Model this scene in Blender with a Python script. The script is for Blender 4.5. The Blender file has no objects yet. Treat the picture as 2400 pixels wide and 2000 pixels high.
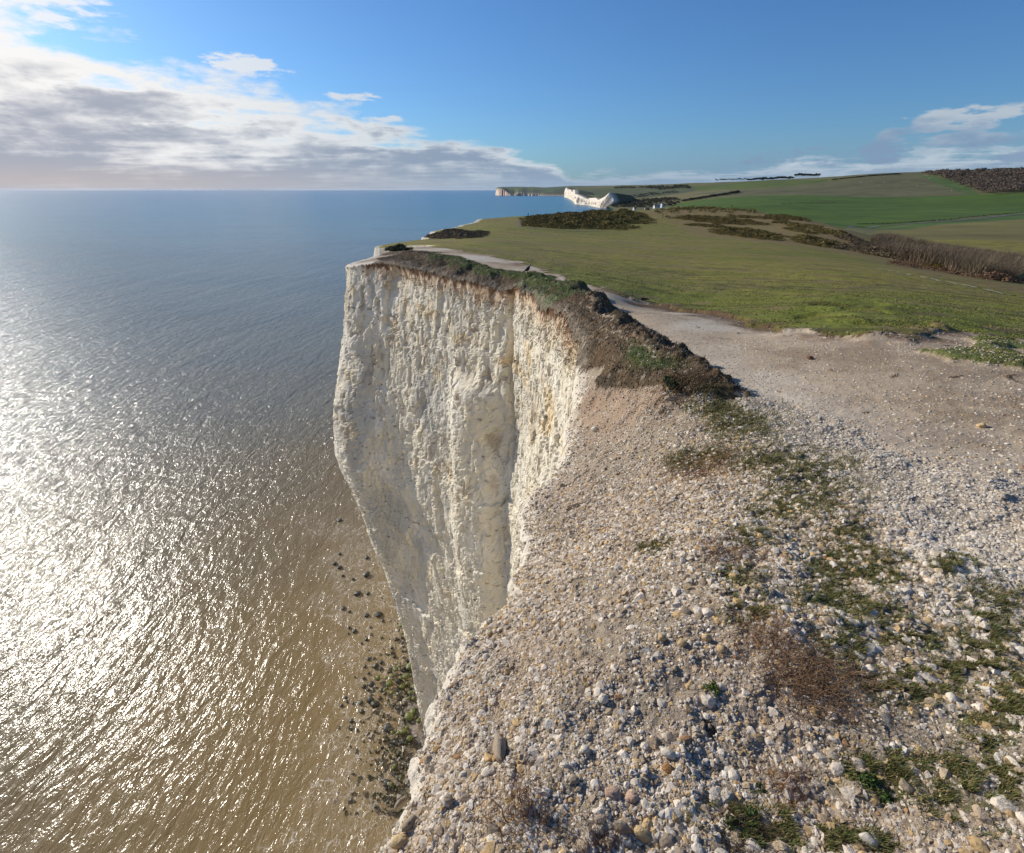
import bpy, bmesh, math, random
import numpy as np
from mathutils import Vector, Matrix

SC = bpy.context.scene
COL = SC.collection
# ------------------------------------------------------------------ camera
W, Hh, F = 2400.0, 2000.0, 1167.0          # photograph pixels, focal length in those pixels
PITCH = math.atan(555.0 / F)
CZ = 52.0                                  # eye height above the sea
CP, SP = math.cos(PITCH), math.sin(PITCH)
cam_d = bpy.data.cameras.new('camera')
cam_d.sensor_width = 36.0
cam_d.lens = 36.0 * F / W
cam_d.clip_start = 0.05
cam_d.clip_end = 200000
cam = bpy.data.objects.new('camera', cam_d)
COL.objects.link(cam)
cam.location = (0, 0, CZ)
cam.rotation_euler = (math.pi / 2 - PITCH, 0, 0)
SC.camera = cam

# ------------------------------------------------------------------ light
SUN_AZ = math.radians(-55.5)                 # left of the view direction (+Y)
SUN_EL = math.radians(23)
sdir = Vector((math.sin(SUN_AZ) * math.cos(SUN_EL), math.cos(SUN_AZ) * math.cos(SUN_EL), math.sin(SUN_EL)))
sl = bpy.data.lights.new('sun', 'SUN')
sl.energy = 4.7
sl.angle = math.radians(0.55)
sl.color = (1.0, 0.93, 0.82)
so = bpy.data.objects.new('sun', sl)
COL.objects.link(so)
so.rotation_euler = (-sdir).to_track_quat('-Z', 'Y').to_euler()

SC.view_settings.view_transform = 'Standard'
SC.view_settings.look = 'None'
SC.view_settings.gamma = 1
SC.view_settings.exposure = 0.0
try:
    SC.cycles.max_bounces = 5
    SC.cycles.volume_bounces = 0
except Exception:
    pass

# ------------------------------------------------------------------ node helper
class NT:
    def __init__(s, tree):
        s.t = tree; s.n = tree.nodes; s.l = tree.links
    def node(s, typ, ins=None, **kw):
        n = s.n.new(typ)
        for k, v in kw.items():
            setattr(n, k, v)
        if ins:
            for k, v in ins.items():
                s.put(n.inputs[k], v)
        return n
    def put(s, sock, v):
        if isinstance(v, bpy.types.NodeSocket):
            s.l.new(v, sock)
        elif isinstance(v, bpy.types.Node):
            s.l.new(v.outputs[0], sock)
        else:
            if isinstance(v, tuple) and len(v) == 3 and sock.type == 'RGBA':
                v = v + (1,)
            sock.default_value = v
    def m(s, op, a, b=None, c=None, clamp=False):
        n = s.n.new('ShaderNodeMath'); n.operation = op; n.use_clamp = clamp
        s.put(n.inputs[0], a)
        if b is not None: s.put(n.inputs[1], b)
        if c is not None: s.put(n.inputs[2], c)
        return n.outputs[0]
    def mr(s, v, a, b, c=0.0, d=1.0, smooth=True):
        n = s.n.new('ShaderNodeMapRange')
        if smooth: n.interpolation_type = 'SMOOTHSTEP'
        s.put(n.inputs[0], v)
        for i, q in enumerate((a, b, c, d)): s.put(n.inputs[i + 1], q)
        return n.outputs[0]
    def mix(s, f, a, b, mode='MIX'):
        n = s.n.new('ShaderNodeMix'); n.data_type = 'RGBA'; n.blend_type = mode
        s.put(n.inputs[0], f); s.put(n.inputs[6], a); s.put(n.inputs[7], b)
        return n.outputs[2]
    def noise(s, vec, scale, detail=4, rough=0.55, dist=0.0, out=0):
        n = s.n.new('ShaderNodeTexNoise')
        if vec is not None: s.put(n.inputs['Vector'], vec)
        n.inputs['Scale'].default_value = scale; n.inputs['Detail'].default_value = detail
        n.inputs['Roughness'].default_value = rough; n.inputs['Distortion'].default_value = dist
        return n.outputs[out]
    def comb(s, x, y, z):
        n = s.n.new('ShaderNodeCombineXYZ')
        s.put(n.inputs[0], x); s.put(n.inputs[1], y); s.put(n.inputs[2], z)
        return n.outputs[0]
    def vscale(s, v, sc):
        n = s.n.new('ShaderNodeVectorMath'); n.operation = 'MULTIPLY'
        s.put(n.inputs[0], v); n.inputs[1].default_value = sc
        return n.outputs[0]

# ------------------------------------------------------------------ world: sky with cloud bank
wd = bpy.data.worlds.new('World'); SC.world = wd
wd.use_nodes = True
wd.node_tree.nodes.clear()
w = NT(wd.node_tree)
sky = w.node('ShaderNodeTexSky', sky_type='NISHITA', sun_disc=False)
sky.sun_elevation = SUN_EL
sky.sun_rotation = SUN_AZ
sky.altitude = 50; sky.air_density = 1.0; sky.dust_density = 0.6; sky.ozone_density = 2.2
SKY_S = 0.10
tc = w.node('ShaderNodeTexCoord')
nrm = w.node('ShaderNodeVectorMath', operation='NORMALIZE'); w.put(nrm.inputs[0], tc.outputs['Generated'])
sep = w.node('ShaderNodeSeparateXYZ', {0: nrm.outputs[0]})
X, Y, Z = sep.outputs[0], sep.outputs[1], sep.outputs[2]
az = w.m('MULTIPLY', w.m('ARCTAN2', X, Y), 57.2958)
el = w.m('MULTIPLY', w.m('ARCSINE', Z), 57.2958)
# plane coordinates of a cloud layer overhead
inv = w.m('DIVIDE', 1.0, w.m('ADD', w.m('MAXIMUM', Z, 0.0), 0.045))
P = w.comb(w.m('MULTIPLY', X, inv), w.m('MULTIPLY', Y, inv), 0.0)
n1 = w.noise(P, 1.15, 7, 0.58, 0.35)
n2 = w.noise(w.vscale(P, (1.0, 1.6, 1)), 0.55, 4, 0.5, 0.2)
# view-angle coordinates (billows seen side-on near the horizon)
A = w.comb(w.m('MULTIPLY', az, 0.055), w.m('MULTIPLY', el, 0.21), 3.7)
n3 = w.noise(A, 3.2, 7, 0.56, 0.15)
n4 = w.noise(A, 1.1, 4, 0.5, 0.3)
fc = w.node('ShaderNodeFloatCurve')
w.put(fc.inputs['Value'], w.mr(az, -90, 90, 0, 1, False))
cv = fc.mapping.curves[0]
pts = [(-90, 14.5), (-50, 13.5), (-40, 12.3), (-33, 9.6), (-26, 8.6), (-17, 6.4), (-9, 4.9), (-2, 3.6), (4, 2.3), (9, 1.2), (20, 1.6), (32, 2.3), (45, 2.8), (60, 2.6), (90, 3.0)]
while len(cv.points) < len(pts): cv.points.new(0.5, 0.5)
for q, (a, b) in zip(cv.points, pts):
    q.location = ((a + 90) / 180.0, b / 20.0); q.handle_type = 'AUTO_CLAMPED'
fc.mapping.update()
bnd = w.m('MULTIPLY', fc.outputs[0], 20.0)
left = w.mr(az, -2, -22)                       # 1 in the bank on the left
wid = w.m('MULTIPLY_ADD', left, 1.9, 0.75)
dd = w.m('DIVIDE', w.m('SUBTRACT', bnd, el), wid)
dens = w.m('ADD', dd, w.m('MULTIPLY', w.m('SUBTRACT', n3, 0.5), 4.2))
dens = w.m('ADD', dens, w.m('MULTIPLY', w.m('SUBTRACT', n1, 0.5), 2.6))
nfin0 = w.noise(A, 8.0, 8, 0.62, 0.2)
nfin1 = w.noise(w.vscale(A, (1.0, .62, 1)), 4.2, 8, 0.58, 0.35)
dens = w.m('ADD', dens, w.m('MULTIPLY', w.m('SUBTRACT', nfin1, 0.5), 2.4))
cl = w.mr(dens, -0.45, 0.85)
# a few loose puffs above the bank edge and the cumulus on the right
def puff(a0, e0, ra, re, k):
    da = w.m('DIVIDE', w.m('SUBTRACT', az, a0), ra); de = w.m('DIVIDE', w.m('SUBTRACT', el, e0), re)
    r2 = w.m('ADD', w.m('MULTIPLY', da, da), w.m('MULTIPLY', de, de))
    v = w.m('SUBTRACT', w.m('SUBTRACT', 1.0, r2), w.m('MULTIPLY', w.m('SUBTRACT', w.m('ADD', w.m('MULTIPLY', n3, 0.65), w.m('MULTIPLY', nfin, 0.35)), 0.47), k))
    return w.mr(v, 0.15, 0.75)
nfin = w.noise(A, 9.0, 6, 0.6, 0.1)
pf = [puff(-23.8, 9.6, 4.0, 1.1, 7.0), puff(-14.6, 7.7, 2.8, 0.55, 7.0), puff(-13.0, 6.0, 2.6, 0.45, 7.0), puff(-36, 12.0, 4.5, 1.6, 6.0)]
pr = [puff(39.2, 4.5, 5.0, 1.9, 8.0), puff(33.9, 3.3, 2.6, 1.3, 8.0), puff(43.5, 3.6, 4.5, 1.8, 8.0), puff(27.0, 2.6, 4.5, .8, 8.0), puff(36.2, 5.0, 1.9, 1.0, 5.0), puff(40.6, 5.4, 1.8, .9, 5.0), puff(38.5, 3.5, 5.5, .9, 4.0), puff(33.2, 3.9, 1.2, .7, 4.0)]
whs = pf[0]
for q in pf[1:]: whs = w.m('MAXIMUM', whs, q)
cum = pr[0]
for q in pr[1:]: cum = w.m('MAXIMUM', cum, q)
# brightness of the bank: white rim and streaks, lilac-grey body
body = w.m('ADD', w.m('ADD', w.mr(el, 9.5, 2.5, 0.0, .75), w.mr(dd, 0.2, 1.4, -.45, .1)), w.m('MULTIPLY', w.m('SUBTRACT', n2, 0.5), 1.3))
body = w.m('ADD', body, w.m('MULTIPLY', w.m('SUBTRACT', n4, 0.5), 2.3))
body = w.m('ADD', body, w.m('MULTIPLY', w.m('SUBTRACT', n3, 0.5), 1.6))
body = w.m('ADD', body, w.m('MULTIPLY', w.m('SUBTRACT', nfin1, 0.5), 1.3))
body = w.m('ADD', body, w.m('MULTIPLY', w.m('SUBTRACT', nfin0, 0.5), 0.9))
body = w.m('SUBTRACT', body, w.mr(dens, 1.4, 0.2, 0, 0.5))
body = w.m('SUBTRACT', body, w.m('MULTIPLY', w.mr(az, -24, -46, 0, .6), w.mr(el, 5.5, 10.5)))
body = w.mr(body, 0.05, 1.1)
white = w.mix(w.mr(az, -45, 0), (0.98, 0.96, 0.94), (0.62, 0.68, 0.74))
grey = w.mix(w.mr(az, -40, 5), (0.40, 0.43, 0.51), (0.25, 0.34, 0.47))
body = w.m('MULTIPLY', body, 1.0)
lit = w.mix(body, white, grey)
# low warm haze under the bank
warm = w.mix(w.mr(az, -45, 8), (0.56, 0.50, 0.49), (0.29, 0.40, 0.53))
lowf = w.mr(el, 2.6, 0.3)
lit = w.mix(w.m('MULTIPLY', lowf, 0.8), lit, warm)
cumc = w.mix(w.mr(w.m('ADD', w.m('SUBTRACT', el, 4.0), w.m('MULTIPLY', w.m('SUBTRACT', n3, 0.5), 6.0)), -0.8, 1.2), (0.22, 0.32, 0.47), (0.50, 0.56, 0.62))
skc = w.node('ShaderNodeVectorMath', operation='SCALE'); w.put(skc.inputs[0], w.vscale(sky.outputs[0], (SKY_S * .47, SKY_S * .78, SKY_S * 1.17))); skc.inputs['Scale'].default_value = 1.0
# near the horizon the air pales; towards the sun it whitens
rightlow = w.mix(w.m('MULTIPLY', w.mr(az, -10, 25), w.mr(el, 5.5, 0.0, 0, 0.75)), skc.outputs[0], (0.21, 0.34, 0.53))
c = w.mix(w.m('MULTIPLY', w.mr(el, 3.4, 0.2), 0.0), rightlow, warm)
c = w.mix(w.m('MULTIPLY', whs, 0.85), c, white)
clr = w.m('MULTIPLY', cl, w.mr(az, 2, 18, 1.0, 0.75))
c = w.mix(clr, c, lit)
c = w.mix(w.m('MULTIPLY', cum, 0.85), c, cumc)
above = w.mr(el, -0.3, 0.0)
c = w.mix(above, (0.22, 0.26, 0.30), c)
bg = w.node('ShaderNodeBackground', {0: c, 1: 1.0})
wo = w.node('ShaderNodeOutputWorld', {0: bg.outputs[0]})

# ------------------------------------------------------------------ numpy noise
rs = np.random.RandomState(7)
_perm = rs.permutation(512).astype(np.int64); _perm = np.concatenate([_perm, _perm, _perm])
_g = rs.normal(size=(512, 3)); _g /= np.linalg.norm(_g, axis=1)[:, None]
def pn(x, y, z=0.0):
    x = np.asarray(x, float); y = np.asarray(y, float); z = np.zeros_like(x) + z
    xi = np.floor(x).astype(np.int64); yi = np.floor(y).astype(np.int64); zi = np.floor(z).astype(np.int64)
    xf, yf, zf = x - xi, y - yi, z - zi
    u, v, ww = [t * t * t * (t * (t * 6 - 15) + 10) for t in (xf, yf, zf)]
    r = 0
    for i in (0, 1):
        for j in (0, 1):
            for k in (0, 1):
                h = _perm[(_perm[(_perm[(xi + i) & 511] + yi + j) & 511] + zi + k) & 511]
                g = _g[h]
                d = g[..., 0] * (xf - i) + g[..., 1] * (yf - j) + g[..., 2] * (zf - k)
                r = r + d * (u if i else 1 - u) * (v if j else 1 - v) * (ww if k else 1 - ww)
    return r * 1.5
def fbm(x, y, z=0.0, o=4, lac=2.1, gain=0.5):
    r = 0; a = 1.0; f = 1.0
    for i in range(o):
        r = r + a * pn(np.asarray(x) * f + 13.7 * i, np.asarray(y) * f + 5.1 * i, np.asarray(z) * f + 3.3 * i)
        a *= gain; f *= lac
    return r
def worley(x, y, seed=0):
    """nearest cell: returns random (3 per cell), offset to the cell centre, F2-F1"""
    xi = np.floor(x).astype(np.int64); yi = np.floor(y).astype(np.int64)
    b1 = np.full(x.shape, 9.0); b2 = np.full(x.shape, 9.0); bid = np.zeros(x.shape, np.int64)
    bx = np.zeros(x.shape); by = np.zeros(x.shape)
    for i in (-1, 0, 1):
        for j in (-1, 0, 1):
            h = _perm[(_perm[(xi + i + seed) & 511] + yi + j) & 511]
            h2 = _perm[h + 97]
            cx = xi + i + h / 511.0; cy = yi + j + h2 / 511.0
            dx = x - cx; dy = y - cy; d = dx * dx + dy * dy
            n = d < b1
            b2 = np.where(n, b1, np.minimum(b2, d)); b1 = np.where(n, d, b1)
            bid = np.where(n, h, bid); bx = np.where(n, dx, bx); by = np.where(n, dy, by)
    r0 = _perm[bid + 11] / 511.0; r1 = _perm[bid + 201] / 511.0; r2 = _perm[bid + 333] / 511.0
    return r0, r1, r2, bx, by, np.sqrt(b2) - np.sqrt(b1)
def sst(x, a, b):
    t = np.clip((x - a) / (b - a), 0, 1); return t * t * (3 - 2 * t)

# ------------------------------------------------------------------ pixels and rays (all heights relative to the eye here)
def ray(px, py):
    cx = (px - 1200.0) / F; cy = (1000.0 - py) / F
    return cx, CP + cy * SP, -SP + cy * CP
def pz(px, py, z):
    a, b, c_ = ray(px, py); t = z / c_
    return (a * t, b * t, z)
def py_(px, py, y):
    a, b, c_ = ray(px, py); t = y / b
    return (a * t, y, c_ * t)

ctrl = []
for px, py, z in [(1200, 2000, -1.85), (2400, 2000, -1.68), (2400, 1500, -1.75), (1800, 1500, -1.82), (1500, 1700, -1.86), (1200, 1700, -2.0),
                  (1030, 1900, -1.98), (1400, 1400, -2.15), (1270, 1400, -2.5), (1700, 1200, -2.1), (2400, 1200, -1.85), (2000, 1000, -2.15),
                  (2400, 950, -2.05), (1500, 1150, -2.65), (1380, 1150, -3.0), (1420, 1010, -3.2), (1620, 1010, -2.5), (2000, 1250, -1.95),
                  (890, 2000, -2.15), (945, 1850, -2.2), (1000, 1640, -2.4), (1070, 1550, -2.5), (1100, 1510, -2.6), (1165, 1440, -2.75),
                  (1210, 1340, -3.0), (1265, 1160, -3.4), (1330, 1050, -3.6), (1350, 900, -3.8), (1355, 860, -3.75), (1330, 800, -3.7),
                  (1270, 740, -3.8), (1235, 705, -3.9), (1200, 685, -3.95), (1100, 662, -3.92), (1000, 635, -3.80), (900, 614, -3.80), (812, 622, -4.35),
                  (1450, 1080, -2.95),
                  (1450, 880, -3.1), (1560, 930, -2.78), (1380, 870, -3.55),
                  # path
                  (1500, 745, -3.0), (1430, 692, -3.35), (1650, 835, -2.62), (1780, 910, -2.42), (2000, 900, -2.25), (1700, 790, -2.75),
                  (1300, 645, -3.65), (1180, 617, -3.9), (1050, 592, -4.3), (950, 583, -4.6), (850, 607, -4.6), (2400, 850, -2.15), (2000, 800, -2.35)]:
    ctrl.append(pz(px, py, z))
for px, py, y in [(1300, 640, 26), (1300, 600, 50), (1300, 560, 100), (1300, 530, 170), (1300, 508, 280), (1430, 494, 330), (1530, 500, 330), (1150, 560, 75),
                  (1150, 530, 140), (1150, 514, 235), (1240, 507, 290), (1000, 576, 60), (1000, 565, 75), (920, 583, 50), (905, 577, 74), (1010, 560, 90), (1000, 554, 115),
                  (1030, 542, 140), (1040, 538, 152), (1100, 531, 170),
                  (1700, 560, 130), (1700, 520, 210), (1700, 494, 300), (1850, 580, 95), (1850, 530, 190), (1850, 508, 250), (1900, 517, 215), (1960, 535, 170),
                  (2000, 612, 68), (2000, 700, 16), (2000, 650, 32), (2000, 740, 11.5), (2200, 642, 50), (2400, 682, 34), (2400, 740, 16), (2400, 800, 9.5), (1600, 700, 20),
                  (1600, 650, 34), (1600, 600, 60), (1750, 770, 11.5), (2200, 700, 22), (1500, 720, 17.5), (1050, 585, 45),
                  (2000, 532, 480), (2200, 522, 500), (2400, 502, 600), (2400, 560, 300), (2250, 558, 300), (1950, 522, 470), (1750, 482, 800),
                  (2000, 490, 760), (2400, 480, 780), (1730, 460, 1150), (2000, 459, 1050), (2270, 459, 950), (2400, 455, 900),
                  (2050, 410, 1500), (2180, 406, 1450), (2400, 401, 1300), (1900, 419, 1750), (1750, 427, 2000), (1600, 432, 2600), (1500, 435, 3200), (1400, 437, 3900),
                  (1335, 438.5, 4700), (2700, 400, 1300), (2700, 470, 800),
                  (1600, 487, 900), (1550, 486, 1250), (1500, 488, 1300), (1440, 491, 1420), (1470, 478, 1700), (1500, 470, 1850), (1450, 466, 2050), (1600, 452, 2050), (1600, 470, 1300),
                  (1430, 456, 2300), (1400, 455, 2700), (1370, 450, 3300), (1500, 452, 2500), (1350, 444, 4300), (2230, 430, 1200), (2000, 432, 1300), (1750, 442, 1550), (1400, 447, 3000)]:
    ctrl.append(py_(px, py, y))
def azy(px, y, z, py=500):
    a, b, _ = ray(px, py); return (a * y / b, y, z)
ctrl += [azy(1500, 600, -30), azy(1500, 900, -38), azy(1420, 600, -30), azy(1420, 1000, -38), azy(1700, 430, -26), azy(1700, 600, -33), azy(1850, 380, -27),
         azy(1300, 420, -24), azy(1300, 700, -34), azy(2400, 150, -20.5), azy(2200, 190, -20.5), azy(2080, 225, -19.5), azy(2000, 300, -25), azy(2400, 70, -11), azy(2200, 95, -12), azy(2700, 70, -12), azy(2700, 150, -20),
         azy(2060, 120, -12.5),
         azy(2400, 2400, -10, 400), azy(2050, 2600, -10, 400), azy(1750, 3500, -10), azy(1500, 5500, -10), azy(1335, 7500, -30), azy(2400, 6000, -30), azy(1750, 9000, -40),
         (0, -3, -1.75), (3, -.5, -1.68), (3, -3, -1.6), (0, .25, -1.85), (8, 0, -1.85), (20, 0, -2.6), (60, 10, -9), (-.5, 0, -2.1), (50, -50, -5), (-.8, -3, -2.0),
         (-1, -12, -2.2), (10, -12, -1.8), (200, 50, -25), (600, 100, -15), (1500, 300, 30), (5000, 1000, 0), (1, .6, -1.8)]
ctrl = np.array(ctrl)
def ck(x, y):
    r = np.sqrt(x * x + y * y) + 1e-6
    # measured from a point slightly behind the eye so the ground right below stays smooth
    return np.arctan2(x, y) * 1.6, np.log(r + 0.35), r
def _phi(d2):
    return 0.5 * d2 * np.log(d2 + 1e-9)
_a, _l, _r = ck(ctrl[:, 0], ctrl[:, 1])
_w = 0.8 + 1.0 * _r
_n = len(ctrl)
_K = _phi((_a[:, None] - _a) ** 2 + (_l[:, None] - _l) ** 2) + np.eye(_n) * 2e-4
_Pm = np.stack([np.ones(_n), _a, _l], 1)
_M = np.block([[_K, _Pm], [_Pm.T, np.zeros((3, 3))]])
_sol = np.linalg.solve(_M, np.concatenate([ctrl[:, 2] / _w, np.zeros(3)]))
def G0(x, y):
    x = np.asarray(x, float).ravel(); y = np.asarray(y, float).ravel()
    out = np.empty(x.shape)
    for i in range(0, len(x), 60000):
        a, l, r = ck(x[i:i + 60000], y[i:i + 60000])
        k = _phi((a[:, None] - _a) ** 2 + (l[:, None] - _l) ** 2)
        out[i:i + 60000] = (k @ _sol[:_n] + _sol[_n] + _sol[_n + 1] * a + _sol[_n + 2] * l) * (0.8 + r)
    return out

# ------------------------------------------------------------------ coast line (plan)
edge_px = [(890, 2000, -2.15), (945, 1850, -2.2), (1000, 1640, -2.4), (1070, 1550, -2.5), (1100, 1510, -2.6), (1165, 1440, -2.75), (1210, 1340, -3.0),
           (1265, 1160, -3.4), (1330, 1050, -3.6), (1350, 900, -3.8), (1355, 860, -3.75), (1330, 800, -3.7), (1270, 740, -3.8), (1235, 705, -3.9),
           (1200, 685, -3.95), (1100, 662, -3.92), (1000, 635, -3.80), (900, 614, -3.80), (812, 622, -4.35)]
coast = [(-4, -45), (-1.8, -15), (-1.1, -5), (-.8, -2), (-.62, -.5), (-.5, .4)] + [pz(*e)[:2] for e in edge_px] + \
        [(-10.7, 37.0), (-10.6, 43), (-11, 49), (-9.5, 55), (-8, 60), (-9.8, 65), (-14, 70.5), (-18.7, 75.5), (-19.5, 84), (-15, 95), (-14, 105), (-19, 115), (-17, 127), (-18, 140),
         (-22, 152), (-19, 170), (-15, 210), (-11, 250), (-3, 280), (8, 301), (18, 340), (40, 450), (110, 800), (190, 1150), (262, 1400)]
coast = np.array(coast)
def catmull(P, step):
    out = []
    n = len(P)
    for i in range(n - 1):
        p0, p1, p2, p3 = P[max(i - 1, 0)], P[i], P[i + 1], P[min(i + 2, n - 1)]
        L = np.linalg.norm(p2 - p1); d = np.hypot(*((p1 + p2) / 2)) + .5
        k = max(2, int(L / (step * d)) + 1)
        # centripetal-ish tangents limited by segment length
        t1 = (p2 - p0); t1 = t1 / (np.linalg.norm(t1) + 1e-9) * L
        t2 = (p3 - p1); t2 = t2 / (np.linalg.norm(t2) + 1e-9) * L
        for j in range(k):
            t = j / k; t_2 = t * t; t_3 = t_2 * t
            out.append((2 * t_3 - 3 * t_2 + 1) * p1 + (t_3 - 2 * t_2 + t) * t1 + (-2 * t_3 + 3 * t_2) * p2 + (t_3 - t_2) * t2)
    out.append(P[-1]); return np.array(out)
def wiggle(Q):
    d = np.hypot(Q[:, 0], Q[:, 1])
    T = np.gradient(Q, axis=0); T /= np.linalg.norm(T, axis=1)[:, None]
    N = np.stack([-T[:, 1], T[:, 0]], 1)
    s = np.concatenate([[0], np.cumsum(np.hypot(*np.diff(Q, axis=0).T))])
    amp = np.interp(d, [0.5, 3, 8, 20, 40, 150, 1000], [0.10, 0.18, 0.17, 0.04, 0.06, 1.5, 6])
    wl = np.interp(d, [0.5, 3, 8, 20, 40, 150, 1000], [0.4, 0.7, 1.2, 2.0, 4.0, 12, 60])
    ph = np.concatenate([[0], np.cumsum(np.diff(s) / wl[1:])])
    return Q + N * (amp * fbm(ph, ph * 0 + .5, o=4))[:, None]
C1 = wiggle(catmull(coast, 0.02))
sis_base = [(1421, 489), (1412, 488.3), (1402, 487), (1390, 484.2), (1380, 482), (1373, 480.8), (1358, 480), (1347, 479), (1345, 474), (1343, 471), (1339, 469), (1335.5, 466), (1331, 464), (1327, 463), (1323, 462.5)]
sis_top = [(1421, 458), (1412, 464), (1402, 469.5), (1390, 464), (1381, 464.5), (1378, 468), (1363, 461), (1354, 457), (1347.5, 446), (1344, 445), (1341, 452), (1337, 445), (1331.5, 446), (1329, 441), (1326, 442)]
sis = np.array([pz(a, b, -CZ)[:2] for a, b in sis_base])
poly = np.vstack([C1, sis, [(900, 9000), (9000, 12000), (16000, 12000), (16000, -60), (-4, -60)]])
# coarse version for the inside test
def inpoly(x, y, P):
    ins = np.zeros(x.shape, bool)
    x2, y2 = np.roll(P[:, 0], -1), np.roll(P[:, 1], -1)
    for a, b, c_, d in zip(P[:, 0], P[:, 1], x2, y2):
        if b == d: continue
        m = (b > y) != (d > y)
        if m.any():
            ins ^= m & (x < (c_ - a) * (y - b) / (d - b) + a)
    return ins
def sdf_coast(x, y):
    """distance to the coast, positive on land; exact only near it"""
    x = np.asarray(x, float).ravel(); y = np.asarray(y, float).ravel()
    ins = inpoly(x, y, poly)
    best = np.full(x.shape, 1e9)
    A = C1[:-1]; B = C1[1:]
    r = np.hypot(x, y); ar = np.hypot(A[:, 0], A[:, 1])
    order = np.argsort(r); rsd = r[order]
    for (ax, ay), (bx, by), q in zip(A, B, ar):
        i0, i1 = np.searchsorted(rsd, [q * 0.8 - 1.2, q * 1.25 + 1.2])
        if i1 <= i0: continue
        ii = order[i0:i1]
        px = x[ii] - ax; py = y[ii] - ay; dx, dy = bx - ax, by - ay
        t = np.clip((px * dx + py * dy) / (dx * dx + dy * dy + 1e-12), 0, 1)
        d = np.hypot(px - t * dx, py - t * dy)
        best[ii] = np.minimum(best[ii], d)
    return np.where(ins, best, -best)

# ------------------------------------------------------------------ plan polygons from the photograph's ground positions
def hit(px, py, add=0.0):
    a, b, c_ = ray(px, py)
    t = np.exp(np.linspace(math.log(1.0), math.log(9000), 1400))
    z = G0(a * t, b * t) + add
    bad = np.nonzero((c_ * t < z) & (t < 3600))[0]
    i = bad[0] if len(bad) else int(np.argmin(np.where((t < 3600) & (t > 60), (c_ * t - z) / t, 9)))
    return np.array([a * t[i], b * t[i]])
def plan(pts): return np.array([hit(*p) for p in pts])
def pdist(x, y, P, closed=True, rel=None):
    """signed distance to polygon (positive inside)"""
    best = np.full(x.shape, 1e9)
    n = len(P); rng = range(n if closed else n - 1)
    for i in rng:
        a = P[i]; b = P[(i + 1) % n]; d = b - a
        t = np.clip(((x - a[0]) * d[0] + (y - a[1]) * d[1]) / (d @ d + 1e-12), 0, 1)
        best = np.minimum(best, np.hypot(x - a[0] - t * d[0], y - a[1] - t * d[1]))
    if closed:
        return np.where(inpoly(x, y, P), best, -best)
    return best

lawn_edge_px = [(935, 574), (1010, 578), (1090, 592), (1150, 601), (1230, 622), (1280, 640), (1400, 676), (1500, 706), (1590, 728), (1680, 742), (1760, 765), (1850, 778), (1950, 792), (2060, 800), (2160, 795), (2240, 778), (2330, 790), (2400, 800)]
lawn_edge = plan(lawn_edge_px)
lawn = np.vstack([[(-40, 48)], lawn_edge, [lawn_edge[-1] + (6, -1), (40, 2), (400, -20), (12000, 3000), (12000, 9000), (-40, 9000)]])
scarp_px = [(1490, 712), (1530, 722), (1580, 728), (1640, 735), (1700, 745), (1770, 762), (1840, 772)]
scarp = plan(scarp_px)
crest_px = [(940, 588, .05), (1000, 594, .3), (1100, 616, .42), (1240, 648, .45), (1345, 674, .62), (1385, 715, .72), (1430, 758, .66), (1510, 803, .55), (1590, 845, .42), (1660, 890, .25), (1745, 938, .03)]
crest = np.array([hit(a, b, c_) for a, b, c_ in crest_px]); crest_h = np.array([q[2] for q in crest_px])
print('crest', np.round(crest, 2).tolist())
def crestf(x, y, landonly=False):
    bd = np.full(x.shape, 1e9); bh = np.zeros(x.shape); side = np.zeros(x.shape)
    for i in range(len(crest) - 1):
        a = crest[i, :2]; b = crest[i + 1, :2]; d = b - a; L2 = d @ d
        t = np.clip(((x - a[0]) * d[0] + (y - a[1]) * d[1]) / L2, 0, 1)
        ex = x - a[0] - t * d[0]; ey = y - a[1] - t * d[1]; dd_ = np.hypot(ex, ey)
        m = dd_ < bd
        bd = np.where(m, dd_, bd); bh = np.where(m, crest_h[i] * (1 - t) + crest_h[i + 1] * t, bh)
        side = np.where(m, np.sign(ex * -d[1] + ey * d[0]), side)       # + = landward (left of travel towards the eye)
    wl = .35 + bh * 1.0
    land = bh * (1 - sst(bd, .05, wl))
    sea_ = bh * (1 - sst(bd, .35, 1.5))
    return np.where(side > 0, land, 0 * sea_ if landonly else sea_)
def hitc(px, py):
    a, b, c_ = ray(px, py); t = np.exp(np.linspace(math.log(3.0), math.log(90), 1600))
    z = G0(a * t, b * t) + crestf(a * t, b * t); bad = np.nonzero(c_ * t < z)[0]; i = bad[0] if len(bad) else len(t) - 1
    return np.array([a * t[i], b * t[i]])
def planc(pts): return np.array([hitc(*p) for p in pts])
bank_px = [(890, 612), (905, 592), (1000, 590), (1100, 612), (1200, 636), (1290, 650), (1345, 672), (1380, 715), (1440, 768), (1510, 805), (1600, 850), (1680, 895), (1745, 938), (1690, 940), (1600, 912), (1520, 908), (1465, 922), (1420, 880), (1375, 872), (1330, 865), (1300, 820), (1220, 740), (1160, 700), (1080, 685), (985, 655), (895, 625)]
bank = planc(bank_px)
bank_top_px = [(1000, 592), (1100, 614), (1200, 638), (1290, 652), (1340, 668), (1372, 700), (1300, 712), (1255, 680), (1180, 655), (1100, 636), (1000, 606)]
bank_top = planc(bank_top_px)
bank_tuft_px = [(1465, 810), (1500, 803), (1570, 838), (1590, 860), (1540, 865), (1480, 850)]
bank_tuft = planc(bank_tuft_px)
gravel_px = [(1440, 765), (1520, 790), (1650, 850), (1800, 930), (1950, 990), (2100, 1060), (2400, 1150), (2400, 1480), (2250, 1400), (2100, 1230), (1900, 1080), (1750, 960), (1680, 890), (1600, 848), (1500, 800)]
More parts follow.
